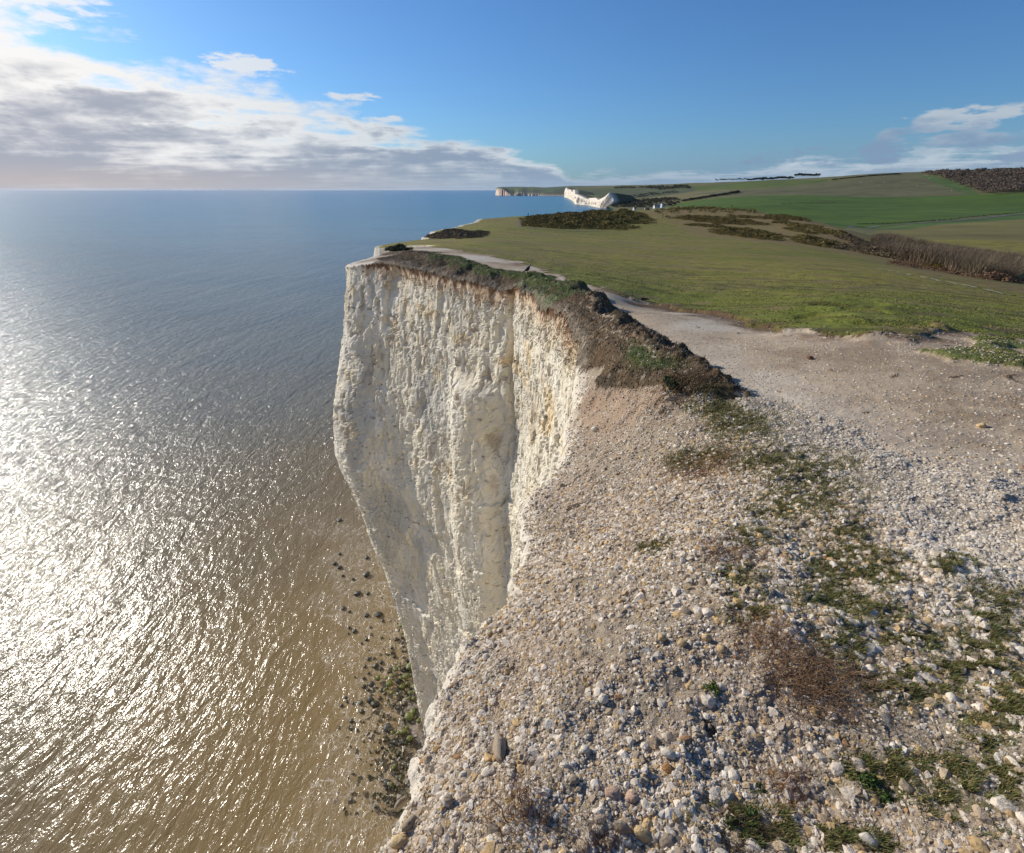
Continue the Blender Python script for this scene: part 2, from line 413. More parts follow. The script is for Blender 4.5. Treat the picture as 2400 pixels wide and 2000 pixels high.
gravel = plan(gravel_px)
islands = [plan([(2190, 832), (2260, 826), (2330, 838), (2400, 850), (2400, 872), (2330, 866), (2250, 850)]), plan([(2300, 805), (2345, 800), (2400, 808), (2400, 838), (2350, 832)])]
path_px = [(905, 590), (1000, 588), (1100, 610), (1200, 634), (1290, 648), (1345, 668), (1380, 712), (1440, 764), (1510, 802), (1600, 846), (1680, 892), (1760, 955), (1900, 1080), (2100, 1230), (2250, 1400), (2400, 1480)]
pathp = np.vstack([plan(path_px), [(5, 1.5), (14, 0), (14, 30), (5, 70), (-12, 70), (-12, 46)]])
# patches of green among the rubble
gpatch_px = [((1650, 975), 45, 22), ((1720, 1000), 90, 40), ((1880, 1140), 110, 40), ((1890, 1095), 60, 30), ((1960, 1250), 60, 35), ((2000, 1290), 60, 20), ((1720, 1360), 60, 30), ((1940, 1400), 80, 35), ((2060, 1340), 60, 30),
             ((2330, 1500), 60, 35), ((2140, 1810), 110, 40), ((2370, 1850), 60, 50), ((1830, 1930), 70, 40), ((2060, 1790), 60, 30), ((1980, 1520), 60, 30), ((1560, 1285), 50, 18), ((2330, 1700), 60, 50), ((1640, 1070), 60, 20), ((1760, 1250), 50, 18), ((2100, 1620), 60, 40), ((1990, 1980), 90, 25), ((2180, 1600), 70, 25), ((2290, 1560), 60, 25), ((2210, 1330), 40, 20), ((2340, 1420), 70, 50), ((1820, 1190), 60, 24), ((2240, 1880), 70, 30), ((1930, 1330), 50, 22), ((2060, 1430), 70, 28), ((1790, 1080), 60, 20), ((2380, 1640), 40, 40), ((2140, 1500), 60, 24), ((1700, 1900), 50, 22), ((1770, 1440), 50, 20)]

def ell(x, y, c0, rx, ry):
    """blob on the ground whose half-axes come from two neighbouring ground points"""
    p = hit(*c0); q = hit(c0[0] + rx, c0[1]); s_ = hit(c0[0], c0[1] - ry)
    M = np.linalg.inv(np.stack([q - p, s_ - p], 1))
    u = M[0, 0] * (x - p[0]) + M[0, 1] * (y - p[1]); v = M[1, 0] * (x - p[0]) + M[1, 1] * (y - p[1])
    return 1 - np.sqrt(u * u + v * v)

# hollows and tussocks where the lawn breaks up towards the path: (pixel, radius m, height m)
humps = [((1990, 712), 0.9, -0.32), ((2030, 722), 0.6, -0.25), ((1920, 742), 0.6, -0.18), ((1885, 730), .5, -.14), ((2100, 792), .5, .16), ((2195, 768), .22, .22), ((2160, 775), .45, .12), ((1810, 690), 1.2, -.16), ((1745, 668), 1.2, -.2),
         ((1730, 680), .7, -.15), ((2120, 735), .8, -.12), ((1960, 756), .45, .14), ((2060, 800), .4, .12), ((1850, 785), .4, .1), ((1548, 722), .8, .14)]
def bankdist(x, y):
    return np.maximum(pdist(x, y, bank), (crestf(x, y, True) - .04 - .05 * fbm(x / .3, y / .3, 1., 3)) * 2.0)
HP = [(hit(*p), r, h) for p, r, h in [(p_, r_, h_ * (.45 if h_ > 0 else .7)) for p_, r_, h_ in humps]]

def warp(x, y, k=1.0):
    r = np.hypot(x, y) + .5
    u = np.arctan2(x, y) * 11; v = np.log(r) * 11
    return x + k * 0.03 * r * fbm(u, v, 4.2, 3), y + k * 0.03 * r * fbm(u, v, 9.7, 3)

def H(x, y, full=True, sd=None):
    """height of the ground relative to the eye"""
    x = np.asarray(x, float).ravel(); y = np.asarray(y, float).ravel()
    z = G0(x, y); r = np.hypot(x, y)
    if sd is None: sd = sdf_coast(x, y)
    near = r < 60
    if near.any():
        xn, yn = x[near], y[near]; rn = r[near]
        wx, wy = warp(xn, yn)
        zz = np.zeros(xn.shape)
        # eroded little scarp along the lawn
        d = pdist(wx, wy, scarp, closed=False)
        ins = inpoly(wx, wy, lawn)
        zz += np.where(ins, 0.08 * np.exp(-d / 2.2), -0.02 * np.exp(-d / .8)) * sst(rn, 4, 7)
        for c_, rr, h in HP:
            dd_ = np.hypot(wx - c_[0], wy - c_[1]) / rr
            zz += h * np.exp(-dd_ ** 4) * (1 if h > 0 else (0.5 + 0.5 * sst(wy - c_[1] + (wx - c_[0]) * .6, rr * .8, -rr * .2)))
        zz += crestf(wx, wy)
        db = bankdist(wx, wy)
        bw = sst(db, -0.1, 0.35)
        zz += bw * (0.06 * fbm(xn / .9, yn / .9, 2.0, 4) + 0.09 * np.abs(fbm(xn / .22, yn / .22, 2.0, 3)))
        # rubble slope, lumps
        zz += .05 * np.exp(-np.maximum(sd[near], 0) / .35) * fbm(xn / .16, yn / .16, 3.0, 4) * sst(rn, 30, 10)
        rub = (1 - bw) * (1 - sst(pdist(wx, wy, lawn), -.3, .6))
        pathk = rub * (0.35 + 0.65 * sst(2.2 - yn * .35 - xn * .15 + 1.2, 0, 1))
        pathk = pathk * np.where(inpoly(wx, wy, pathp) & ~inpoly(wx, wy, gravel), .3, 1.0)
        zz += pathk * (0.06 * fbm(xn / .7, yn / .7, 1.0, 3) + 0.022 * fbm(xn / .11, yn / .11, 6.0, 3))
        for k in islands: zz += 0.09 * sst(pdist(wx, wy, k), -.1, .15)
        zz += (1 - rub) * (1 - bw) * .05 * fbm(xn / 1.3, yn / 1.3, 5.0, 4)
        z[near] += zz
    far = ~near
    z[far] += (np.minimum(r[far] * 0.0016, 2.0)) * (.35 * fbm(x[far] / 35, y[far] / 35, 1.0, 3) + .8 * fbm(x[far] / 260, y[far] / 260, 1.0, 3))
    # rounding at the lip
    lip = np.interp(r, [1, 5, 20, 40, 100], [0.05, 0.07, 0.12, 0.2, 0.6])
    q = np.clip((lip - sd) / lip, 0, 3)
    z -= 0.35 * lip * q * q * (sd < lip)
    return z

# ------------------------------------------------------------------ mesh helpers
def mesh(name, V, Fc, col=None, smooth=True, mat=None, parent=None, link=True):
    me = bpy.data.meshes.new(name)
    V = np.asarray(V, np.float32); nf = len(Fc)
    if isinstance(Fc, np.ndarray):
        k = Fc.shape[1]; idx = Fc.astype(np.int32).ravel(); st = np.arange(nf, dtype=np.int32) * k; tot = np.full(nf, k, np.int32)
    else:
        idx = np.array([i for f in Fc for i in f], np.int32); tot = np.array([len(f) for f in Fc], np.int32); st = np.concatenate([[0], np.cumsum(tot)[:-1]]).astype(np.int32)
    me.vertices.add(len(V)); me.vertices.foreach_set('co', V.ravel())
    me.loops.add(len(idx)); me.loops.foreach_set('vertex_index', idx)
    me.polygons.add(nf); me.polygons.foreach_set('loop_start', st); me.polygons.foreach_set('loop_total', tot)
    me.polygons.foreach_set('use_smooth', np.full(nf, smooth))
    me.update(calc_edges=True)
    if col is not None:
        c4 = np.ones((len(V), 4), np.float32); c4[:, :3] = col
        a = me.color_attributes.new('Col', 'FLOAT_COLOR', 'POINT'); a.data.foreach_set('color', c4.ravel())
    if mat: me.materials.append(mat)
    me.validate()
    o = bpy.data.objects.new(name, me)
    if link: COL.objects.link(o)
    if parent: o.parent = parent
    return o
def tag(o, label=None, cat=None, group=None, kind=None):
    if label: o['label'] = label
    if cat: o['category'] = cat
    if group: o['group'] = group
    if kind: o['kind'] = kind
    return o
def empty(name, loc, label, cat, group=None, rz=0):
    o = bpy.data.objects.new(name, None); COL.objects.link(o); o.location = loc; o.rotation_euler[2] = rz
    o.empty_display_size = .1
    return tag(o, label, cat, group)

# ------------------------------------------------------------------ materials
def new_mat(name):
    m = bpy.data.materials.new(name); m.use_nodes = True; m.node_tree.nodes.clear(); return m, NT(m.node_tree)
def surf(name, rough=0.95, n_amp=0.35, scales=(40, 9), bump=0.02, bscale=60, spec=0.2, extra=None, hue=None, trans=0, detail=4, bdet=5):
    m, t = new_mat(name)
    a = t.node('ShaderNodeVertexColor', layer_name='Col')
    g = t.node('ShaderNodeNewGeometry')
    pos = g.outputs['Position']
    f1 = t.noise(pos, scales[0], detail, .65); f2 = t.noise(pos, scales[1], 3, .6)
    k = t.m('ADD', t.m('MULTIPLY', t.m('SUBTRACT', f1, .5), n_amp * 2), t.m('MULTIPLY', t.m('SUBTRACT', f2, .5), n_amp * 1.3))
    k = t.m('ADD', k, 1.0)
    vm = t.node('ShaderNodeVectorMath', operation='SCALE'); t.put(vm.inputs[0], a.outputs[0]); t.put(vm.inputs['Scale'], k)
    colr = vm.outputs[0]
    if bdet > 5:        # fine cracks and blocky fracture of the chalk
        wn = t.node('ShaderNodeTexNoise'); t.put(wn.inputs['Vector'], pos); wn.inputs['Scale'].default_value = 1.3; wn.inputs['Detail'].default_value = 5
        sv_ = t.node('ShaderNodeVectorMath', operation='SCALE'); t.put(sv_.inputs[0], wn.outputs[1]); sv_.inputs['Scale'].default_value = .9
        av_ = t.node('ShaderNodeVectorMath', operation='ADD'); t.put(av_.inputs[0], t.vscale(pos, (1, 1, .6))); t.put(av_.inputs[1], sv_.outputs[0])
        v1 = t.node('ShaderNodeTexVoronoi', feature='DISTANCE_TO_EDGE'); t.put(v1.inputs['Vector'], av_.outputs[0]); v1.inputs['Scale'].default_value = .55
        v2 = t.node('ShaderNodeTexVoronoi', feature='F1', distance='CHEBYCHEV'); t.put(v2.inputs['Vector'], av_.outputs[0]); v2.inputs['Scale'].default_value = 1.9
        crk = t.m('MULTIPLY', t.mr(v1.outputs[0], .022, .0), t.mr(f2, .42, .58))
        colr = t.mix(t.m('MULTIPLY', crk, .38), colr, (.27, .23, .18))
    b = t.node('ShaderNodeBsdfPrincipled', {'Roughness': rough, 'Specular IOR Level': spec})
    t.put(b.inputs['Base Color'], colr)
    if bump:
        hb = t.m('ADD', t.noise(pos, bscale, bdet, .62), t.m('MULTIPLY', f2, .5 if bdet > 5 else 1.0))
        if bdet > 5: hb = t.m('ADD', t.m('SUBTRACT', hb, t.m('MULTIPLY', crk, .6)), t.m('MULTIPLY', v2.outputs[0], .9))
        bp = t.node('ShaderNodeBump', {'Strength': 1.0, 'Distance': bump, 'Height': hb}); t.put(b.inputs['Normal'], bp.outputs[0])
    o = t.node('ShaderNodeOutputMaterial', {0: b.outputs[0]})
    return m
M_rub = surf('rubble soil', n_amp=.55, scales=(120, 25), bump=0.012, bscale=90)
M_path = surf('trodden chalk', n_amp=.32, scales=(60, 9), bump=0.012, bscale=45)
M_grass = surf('short turf', n_amp=.5, scales=(14, 1.3), bump=0.05, bscale=9)
M_bank = surf('turf bank soil', n_amp=.7, scales=(30, 6), bump=0.05, bscale=25)
M_field = surf('farmland', n_amp=.22, scales=(.35, .03), bump=0.0)
M_chalk = surf('chalk face', rough=.9, n_amp=.16, scales=(14, 2.2), bump=0.055, bscale=3.2, detail=7, bdet=10)
M_farchalk = surf('distant chalk', rough=.9, n_amp=.18, scales=(.12, .03), bump=0.0)
M_stone = surf('flint and chalk stones', rough=.85, n_amp=.22, scales=(70, 25), bump=0.004, bscale=120, spec=.3)
M_blade = surf('grass blades', rough=.7, n_amp=.2, scales=(20, 3), bump=0, spec=.25)
M_leaf = surf('leaf clumps', rough=.85, n_amp=.3, scales=(3, .5), bump=0, spec=.2)
M_twig = surf('dry stems', rough=.85, n_amp=.25, scales=(60, 12), bump=0, spec=.2)
M_wet = surf('wet boulder', rough=.45, n_amp=.5, scales=(3.0, 1.0), bump=0.08, bscale=3, spec=.4)
M_plain = surf('painted and built surfaces', rough=.7, n_amp=.08, scales=(1.5, .3), bump=0)
M_feather = surf('black feathers', rough=.45, n_amp=.2, scales=(80, 20), bump=0, spec=.4)

#=====TERRAIN
# ------------------------------------------------------------------ terrain top as a polar sheet
azs = [math.radians(-100)]
while azs[-1] < math.radians(125):
    a = abs(math.degrees(azs[-1]))
    azs.append(azs[-1] + (0.0028 if -40 < math.degrees(azs[-1]) < 50 else 0.012))
azs = np.array(azs)
rr_ = [0.25]
while rr_[-1] < 11000:
    r_ = rr_[-1]
    rr_.append(r_ * (1 + np.interp(math.log(r_), [math.log(.25), 0, math.log(30), math.log(60), math.log(11000)], [.03, .0055, .0055, .008, .012])))
rad = np.array(rr_)
AA, RR = np.meshgrid(azs, rad)
TX = (np.sin(AA) * RR).ravel(); TY = (np.cos(AA) * RR).ravel()
TSD = sdf_coast(TX, TY)
keep = TSD > -np.interp(RR.ravel(), [1, 5, 20, 40, 100, 1000], [.05, .05, .08, .15, .5, 2])
cmp_ = -np.ones(TX.shape, np.int64)
# keep one ring beyond
kk = keep.reshape(AA.shape)
fm = kk[:-1, :-1] & kk[1:, :-1] & kk[:-1, 1:] & kk[1:, 1:]
nr, nc = AA.shape
ids = np.arange(nr * nc).reshape(nr, nc)
quads = np.stack([ids[:-1, :-1], ids[:-1, 1:], ids[1:, 1:], ids[1:, :-1]], -1)[fm]
use = np.zeros(nr * nc, bool); use[quads.ravel()] = True
cmp_[use] = np.arange(use.sum())
TX, TY, TSD = TX[use], TY[use], TSD[use]
quads = cmp_[quads]
TZ = np.maximum(H(TX, TY, sd=TSD), -CZ - 2)
TR = np.hypot(TX, TY)
wx, wy = warp(TX, TY)
print('terrain', len(TX))

def L(r, g, b):  # srgb 0-255 -> linear
    return np.array([((v / 255.0) / 12.92 if v / 255.0 < .04045 else ((v / 255.0 + .055) / 1.055) ** 2.4) for v in (r, g, b)])
def mixc(c, col, f):
    f = np.clip(f, 0, 1)[:, None]; return c * (1 - f) + np.asarray(col) * f
soil = L(154, 140, 120); dirt = L(176, 157, 132); chalkd = L(202, 190, 170)
tc_ = np.tile(soil, (len(TX), 1))
n_a = fbm(TX / .5, TY / .5, 1.5, 4); n_b = fbm(TX / 2.5, TY / 2.5, 7.5, 4); n_c = fbm(TX / .09, TY / .09, 3.1, 3)
tc_ = mixc(tc_, L(176, 156, 134), sst(n_a, -.2, .45) * .75)
rq_ = hit(1425, 985); tc_ = mixc(tc_, L(156, 112, 80), sst(1 - np.hypot(TX - rq_[0], (TY - rq_[1]) * .6) / .9 + .6 * n_a, .1, .6) * .25)
tc_ = mixc(tc_, L(140, 98, 68), sst(fbm(TX / .6 + 9, TY / .6, 2.2, 3), .3, .8) * .4)
# path zone: between gravel/bank and lawn
lawnd = np.where(TR < 80, pdist(wx, wy, lawn), np.where(inpoly(TX, TY, lawn), 50, -50))
bankd = np.where(TR < 70, bankdist(wx, wy), -50.)
gravd = np.where(TR < 20, pdist(wx, wy, gravel), -50.)
pathd = np.where(TR < 80, pdist(wx, wy, pathp), -50.)
is_path = (pathd > 0)
pc = np.tile(dirt, (len(TX), 1))
pc = mixc(pc, chalkd, sst(n_b, -.1, .5) * .8)
pc = mixc(pc, L(140, 120, 97), sst(-n_b + n_a * .5, .1, .7) * .7)
pc = mixc(pc, L(184, 172, 156), sst(TR, 18, 9) * .5 * sst(gravd, -1.2, .1))
pc = mixc(pc, L(120, 92, 72), sst(lawnd, -.9, -.1) * .75 * sst(n_a, -.3, .3))
pc = mixc(pc, L(98, 78, 60), sst(.55 - pdist(wx, wy, scarp, closed=False) + 0 * TR, -.3, .4) * (TR < 40))
tc_ = np.where(is_path[:, None], pc, tc_)
tc_ = mixc(tc_, L(150, 138, 122), sst(gravd, -.1, .3) * .9)
# turf bank
bk = np.tile(L(94, 78, 58), (len(TX), 1))
bk = mixc(bk, L(82, 70, 54), sst(n_a, -.1, .4))
bk = mixc(bk, L(114, 90, 66), sst(fbm(TX / .3, TY / .3, 12., 3), .1, .5) * .6)
btd = np.where(TR < 60, np.maximum(pdist(wx, wy, bank_top), pdist(wx, wy, bank_tuft)), -9)
bk = mixc(bk, L(78, 88, 46), sst(btd, -.15, .12) * sst(n_a + .5, -.1, .3))
bk = mixc(bk, L(170, 156, 140), sst(fbm(TX / .12, TY / .12, 1., 2), .42, .6) * .7)
tc_ = np.where((bankd > 0)[:, None], bk, tc_)
# bare chalky edge
sdn = TSD / np.interp(TR, [1, 5, 20, 40, 100], [.16, .3, .35, 1.3, 1.5])
tc_ = mixc(tc_, L(222, 212, 194), sst(sdn + n_c * .6, .9, .1) * (1 - sst(TR, 60, 120)) * np.where(bankd > 0, .15, .9))
# lawn
lw = np.tile(L(130, 121, 54), (len(TX), 1))
big = fbm(np.arctan2(TX, TY) * 7, np.log(TR + 3) * 9, 4.4, 4)
lw = mixc(lw, L(108, 112, 44), sst(big, -.2, .5) * .6)
lw = mixc(lw, L(124, 112, 70), sst(-big, 0, .6) * .6)
lw = mixc(lw, L(94, 112, 38), sst(TR, 40, 10) * .5)
tussock_shade = fbm((TX * .8 - TY * .6) / 9.0, (TX * .6 + TY * .8) / .9, 2.0, 4)
lw = mixc(lw, L(80, 78, 38), sst(tussock_shade, .08, .55) * .7)  # shadows of tussocks painted into the turf colour as dark streaks
lw = mixc(lw, L(128, 106, 78), sst(fbm(TX / 3.2, TY / 1.1, 20., 4), .32, .6) * .7 * (TR > 5))
lw = mixc(lw, L(104, 84, 64), sst(lawnd + n_a * .4, .45, .0) * .8 * (TR < 80))
lawnd = lawnd + np.where(TR < 40, .45 * n_a + .25 * n_c, 0)
is_lawn = lawnd > 0
tc_ = np.where(is_lawn[:, None], lw, tc_)
for k in islands:
    q = pdist(wx, wy, k); tc_ = np.where(((q > 0) & (TR < 30))[:, None], mixc(lw, L(84, 104, 42), np.full(len(TX), .6)), tc_)
gp_w = np.zeros(len(TX))
nearm = TR < 12
for c0, rx, ry in gpatch_px:
    e = np.zeros(len(TX)) - 9.; e[nearm] = ell(wx[nearm], wy[nearm], c0, rx, ry)
    gp_w = np.maximum(gp_w, sst(e + n_a * .35, -.1, .35))
tc_ = mixc(tc_, L(84, 84, 48), gp_w * .8 * (~is_path))
# far farmland
zone = np.zeros(len(TX), np.int32)      # 0 rubble 1 path 2 lawn 3 bank 4 far
zone[is_path] = 1; zone[is_lawn] = 2; zone[(bankd > 0)] = 3
for k in islands:
    zone[(pdist(wx, wy, k) > 0) & (TR < 30)] = 2
fields = [  # farmland colours, by the ground they cover
    ([(1560, 484), (1600, 476), (1730, 461), (2000, 460), (2260, 459), (2400, 452), (2700, 450), (2700, 520), (2400, 500), (2150, 522), (1990, 530), (1900, 520), (1800, 500), (1620, 490)], L(76, 98, 34)),
    ([(1990, 532), (2150, 524), (2400, 502), (2700, 480), (2700, 520), (2400, 514), (2200, 526), (2050, 537)], L(78, 98, 46)),
    ([(2050, 538), (2200, 528), (2400, 516), (2700, 510), (2700, 620), (2400, 600), (2200, 560), (2060, 552)], L(112, 104, 58)),
    ([(1500, 480), (1600, 470), (1735, 452), (1700, 445), (1560, 456), (1440, 470), (1440, 485)], L(118, 110, 72)),
    ([(1620, 456), (1800, 441), (1960, 428), (2060, 410), (2150, 410), (2220, 430), (2290, 458), (2000, 459.5), (1735, 460.5)], L(100, 98, 66)),
    ([(2150, 411), (2200, 414), (2260, 430), (2300, 457), (2270, 458), (2200, 432)], L(80, 100, 52)),
    ([(1620, 437), (1800, 424), (1950, 421), (1930, 428), (1800, 440), (1640, 448)], L(86, 98, 44)),
    ([(1330, 440), (1500, 437), (1620, 436), (1640, 446), (1440, 470), (1400, 462)], L(84, 90, 62)),
]
fz = TR > 380
fcx = np.tile(L(104, 102, 64), (len(TX), 1))
fx, fy = TX[fz], TY[fz]
fcc = fcx[fz]
for pp, cc in fields:
    P_ = plan(pp); m = inpoly(fx, fy, P_)
    fcc[m] = cc
nf_ = fbm(fx / 160, fy / 60, 3., 4); nf2 = fbm(fx / 30, fy / 30, 6., 3)
fcc = fcc * (1 + .26 * nf_ + .16 * nf2 + .05 * np.sin((fx * .35 + fy) * 2 * math.pi / 26) * (fx > 350))[:, None]
tc_[fz] = fcc
dry = plan([(1500, 500), (1800, 497), (1900, 515), (2000, 540), (2060, 570), (2150, 600), (2300, 645), (2400, 668), (2500, 690), (2500, 712), (2400, 690), (2280, 668), (2150, 640), (2050, 612), (1960, 592), (1850, 575), (1760, 566), (1660, 556), (1600, 535), (1560, 515)])
dm = (TR > 25) & (TR < 420); dq = np.zeros(len(TX)) - 99.; dq[dm] = pdist(wx[dm], wy[dm], dry)
tc_ = mixc(tc_, L(126, 106, 70), sst(dq / (TR + 1), -.03, .03) * (.55 + .4 * sst(fbm(TX / 9, TY / 9, 2, 4), -.3, .3)))
zone[fz] = 4
lowscr = sst(TR, 150, 330)
tc_ = np.clip(tc_, .004, .9)
V = np.stack([TX, TY, TZ + CZ], 1)
fzone = zone[quads].max(1)
def sub(zid, name, mat):
    q = quads[fzone == zid]
    u = np.unique(q); mp = np.zeros(len(TX), np.int64); mp[u] = np.arange(len(u))
    o = mesh(name, V[u], mp[q], tc_[u], True, mat)
    return tag(o, kind='structure')
sub(0, 'rubble_slope', M_rub); sub(1, 'chalk_path', M_path); sub(2, 'meadow', M_grass); sub(3, 'turf_bank', M_bank); sub(4, 'farmland', M_field)

# ------------------------------------------------------------------ the chalk cliff
def cliff_mesh(Q, rows=440, name='cliff'):
    d = np.hypot(Q[:, 0], Q[:, 1])
    T = np.gradient(Q, axis=0); T /= np.linalg.norm(T, axis=1)[:, None] + 1e-9
    # smoothed outward normal (seaward = left of travel)
    N = np.stack([-T[:, 1], T[:, 0]], 1)
    s = np.concatenate([[0], np.cumsum(np.hypot(*np.diff(Q, axis=0).T))])
    kw = 9
    Ns = np.stack([np.convolve(np.pad(N[:, i], kw, mode='edge'), np.ones(2 * kw + 1) / (2 * kw + 1), mode='valid') for i in (0, 1)], 1)
    N = Ns / (np.linalg.norm(Ns, axis=1)[:, None] + 1e-9)
    z0 = H(Q[:, 0], Q[:, 1]) 
    depth = CZ + z0 + 2.0
    k = np.arange(rows) / (rows - 1.0)
    dref = np.clip(d, 1.2, 60)
    h = dref[:, None] * (np.exp(k[None, :] * np.log(1 + depth / dref)[:, None]) - 1)        # depth below the edge
    nC, nR = h.shape
    S = np.repeat(s[:, None], nR, 1); D = np.repeat(d[:, None], nR, 1)
    Z = z0[:, None] - h
    nh = S
    # large form of the headland: bulges halfway, undercut at the foot
    zr = [-60, -50, -38, -30, -23, -18, -14, -10, -4.5, 0]
    of = [-1.9, -1.6, -0.9, .3, 1.8, 2.9, 2.4, 1.1, 0, 0]
    tipw = np.interp(Q[:, 1], [14, 21, 26, 31, 35, 60], [0.0, 0.12, .3, .65, 1.0, 1.0])
    # batter of the near wall: the face runs out a little below the lip
    off = np.interp(Z, zr, of) * tipw[:, None]
    nearw = np.interp(Q[:, 1], [-5, 1, 3, 8, 16, 21], [0.02, .05, .05, .05, .03, 0.0])
    off += nearw[:, None] * np.minimum(h, 8.0)
    ramp = np.clip(h / (0.15 + .02 * D), 0, 1)
    x, z = S, Z
    wxx = x + .22 * fbm(x / 1.1, z / 1.6, 1, 4); wz = z + .35 * fbm(x / 1.3, z / 1.3, 8, 4)
    disp = .18 * fbm(x / 6.5, z / 11, 3.3, 3)
    zone_y = np.repeat(Q[:, 1][:, None], nR, 1)
    for sx, sz, am, sd_, tl in ((3.6, 5.2, .15, 3, .5), (1.35, 1.9, .065, 40, .8), (.55, .8, .034, 77, .9), (.24, .3, .022, 120, .8)):
        r0, r1, r2, bx, by, f = worley(wxx / sx, wz / sz, sd_)
        disp += am * ((r0 - .5) * 1.0 + bx * (r1 - .5) * 2.6 * tl * 2 + by * (r2 - .5) * .8 * tl * 2)
        disp -= am * .16 * (1 - sst(f, 0, .05))
    fl = np.abs(pn(x / 1.1 + .3 * fbm(x / 2, z / 2, 5, 2), z / 7.5, 2.2))
    disp += -.09 * (1 - sst(fl, 0, .03)) * (.35 + .65 * sst(Z, -24, -12))
    disp += .018 * fbm(x / .4, z / .6, 5, 5) + .06 * fbm(x / 1.5, z / 3.6, 11, 4) + .10 * np.maximum(0, fbm(x / 2.1, z / 3.0, 15, 5) - .15) * sst(Z, -26, -10)
    pit = fbm(x / .32, z / .5, 31, 3)
    nearface = np.interp(zone_y, [2, 6, 20, 24], [.3, 1, 1, 0.25])
    disp -= .06 * nearface * sst(pit, .15, .5)
    # bedding steps
    bed = np.floor(z / 1.15 + .35 * fbm(x / 4, z * 0, 3, 2)); 
    disp += .05 * (((bed * 7919.0) % 13) / 13 - .5)
    # the deep joint in the corner
    jc = s[np.argmin(np.hypot(Q[:, 0] - 0.0, Q[:, 1] - 21.6))]
    jx = S - jc + .25 * np.sin(Z * .35) + .12 * fbm(z / 1.2, z * 0 + 4, 0, 3)
    disp -= .9 * np.exp(-(jx / .16) ** 2) * sst(Z, -14, -8)
    # jutting buttress on the face below the joint
    bt = np.exp(-((S - jc - 2.6) / 1.7) ** 4) * sst(Z, -8.2, -9.3) * sst(Z, -40, -14)
    disp += .8 * bt
    big_amp = np.interp(D, [1, 3, 10, 20], [.14, .34, .7, 1.0])
    disp *= big_amp
    off = off + disp * ramp
    PX = Q[:, 0][:, None] + N[:, 0][:, None] * off
    PY = Q[:, 1][:, None] + N[:, 1][:, None] * off
    # a row tucked in under the ground behind the lip
    lip = np.interp(d, [1, 5, 20, 40, 100], [0.05, 0.07, 0.12, 0.2, 0.6])
    PX = np.concatenate([(Q[:, 0] - N[:, 0] * lip * 1.6)[:, None], PX], 1)
    PY = np.concatenate([(Q[:, 1] - N[:, 1] * lip * 1.6)[:, None], PY], 1)
    Zf = np.concatenate([(z0 - .02 * np.interp(d, [1, 40], [1, 4]))[:, None], Z - .012], 1)
    # colour
    c0 = np.tile(L(222, 212, 190), (nC * nR, 1))
    xf, zf = x.ravel(), z.ravel()
    c0 = mixc(c0, L(230, 222, 204), sst(fbm(xf / 2.5, zf / 4, 40, 4), -.1, .5))
    gw = sst(fbm(xf / 3.5 + 4, zf / 6, 50, 5), .0, .45) * np.interp(zone_y.ravel(), [12, 22, 26], [.1, .5, 1])
    c0 = mixc(c0, L(172, 170, 162), gw * .6)
    c0 = mixc(c0, L(216, 190, 138), sst(fbm(xf / 1.6, zf / 2.0, 60, 4), .22, .7) * .38)
    c0 = mixc(c0, L(206, 172, 110), sst(fbm(xf / 2.6, zf / 1.3, 63, 4), .15, .5) * sst(zf, -9.5, -7) * sst(zf, -4.2, -6) * .45)
    c0 = mixc(c0, L(150, 128, 100), sst(fbm(xf / .8, zf / 1.7, 70, 5), .36, .6) * .6 * sst(zf, -20, -10))
    c0 = mixc(c0, L(40, 40, 38), sst(fbm(xf / .22, zf / .22, 80, 2), .72, .8) * np.interp(zone_y.ravel(), [15, 22], [0, .9]))
    row = (zf + .25 * fbm(xf / 7, zf * 0, 77, 2)) / 3.4; rf = np.abs(row - np.round(row)) * 3.4
    c0 = mixc(c0, L(96, 90, 82), sst(rf, .09, .03) * sst(fbm(xf / .35, zf / .35, 71, 2), .22, .4) * .8)
    c0 = mixc(c0, L(176, 164, 142), sst(fl.ravel(), .03, 0) * .5)
    hh = h.ravel(); dd2 = D.ravel()
    # soil fringe and crumbly chalk under the turf
    yq = zone_y.ravel()
    hasrim = np.interp(yq, [10, 12.5, 34, 36], [0, 1, 1, 0]) * (np.repeat(Q[:, 0][:, None], nR, 1).ravel() > -9.2)
    fringe = sst(hh + .35 * fbm(xf / .35, zf / 1.5, 90, 3), .34, .12) * hasrim
    c0 = mixc(c0, L(200, 160, 118), sst(hh + .5 * fbm(xf / .5, zf / 1.0, 93, 3), 1.1, .3) * .55 * hasrim)
    c0 = mixc(c0, L(112, 82, 58), fringe)
    # far side faces paler and warm
    c0 = np.clip(c0, .01, .9).reshape(nC, nR, 3)
    c0 = np.concatenate([c0[:, :1] * .9, c0], 1)
    V_ = np.stack([PX, PY, Zf + CZ], -1).reshape(-1, 3)
    nR1 = nR + 1
    I = np.arange(nC * nR1).reshape(nC, nR1)
    q = np.stack([I[:-1, :-1], I[:-1, 1:], I[1:, 1:], I[1:, :-1]], -1).reshape(-1, 4)
    global LIPV
    if rows > 400: LIPV = (V_.reshape(nC, nR1, 3)[:, 1:], h, D, c0[:, 1:])
    return mesh(name, V_, q, c0.reshape(-1, 3), False, M_chalk)
def dens(Q, st):
    out = [Q[0]]
    for a, b in zip(Q[:-1], Q[1:]):
        m = (a + b) / 2; dd_ = np.hypot(*m) + .3
        k = max(1, int(np.linalg.norm(b - a) / (st * dd_)) + 0)
        for j in range(1, k + 1): out.append(a + (b - a) * j / k)
    return np.array(out)
Qn = dens(C1[(C1[:, 1] > -4) & (C1[:, 1] < 64)], .0042)
print('cliff columns', len(Qn))
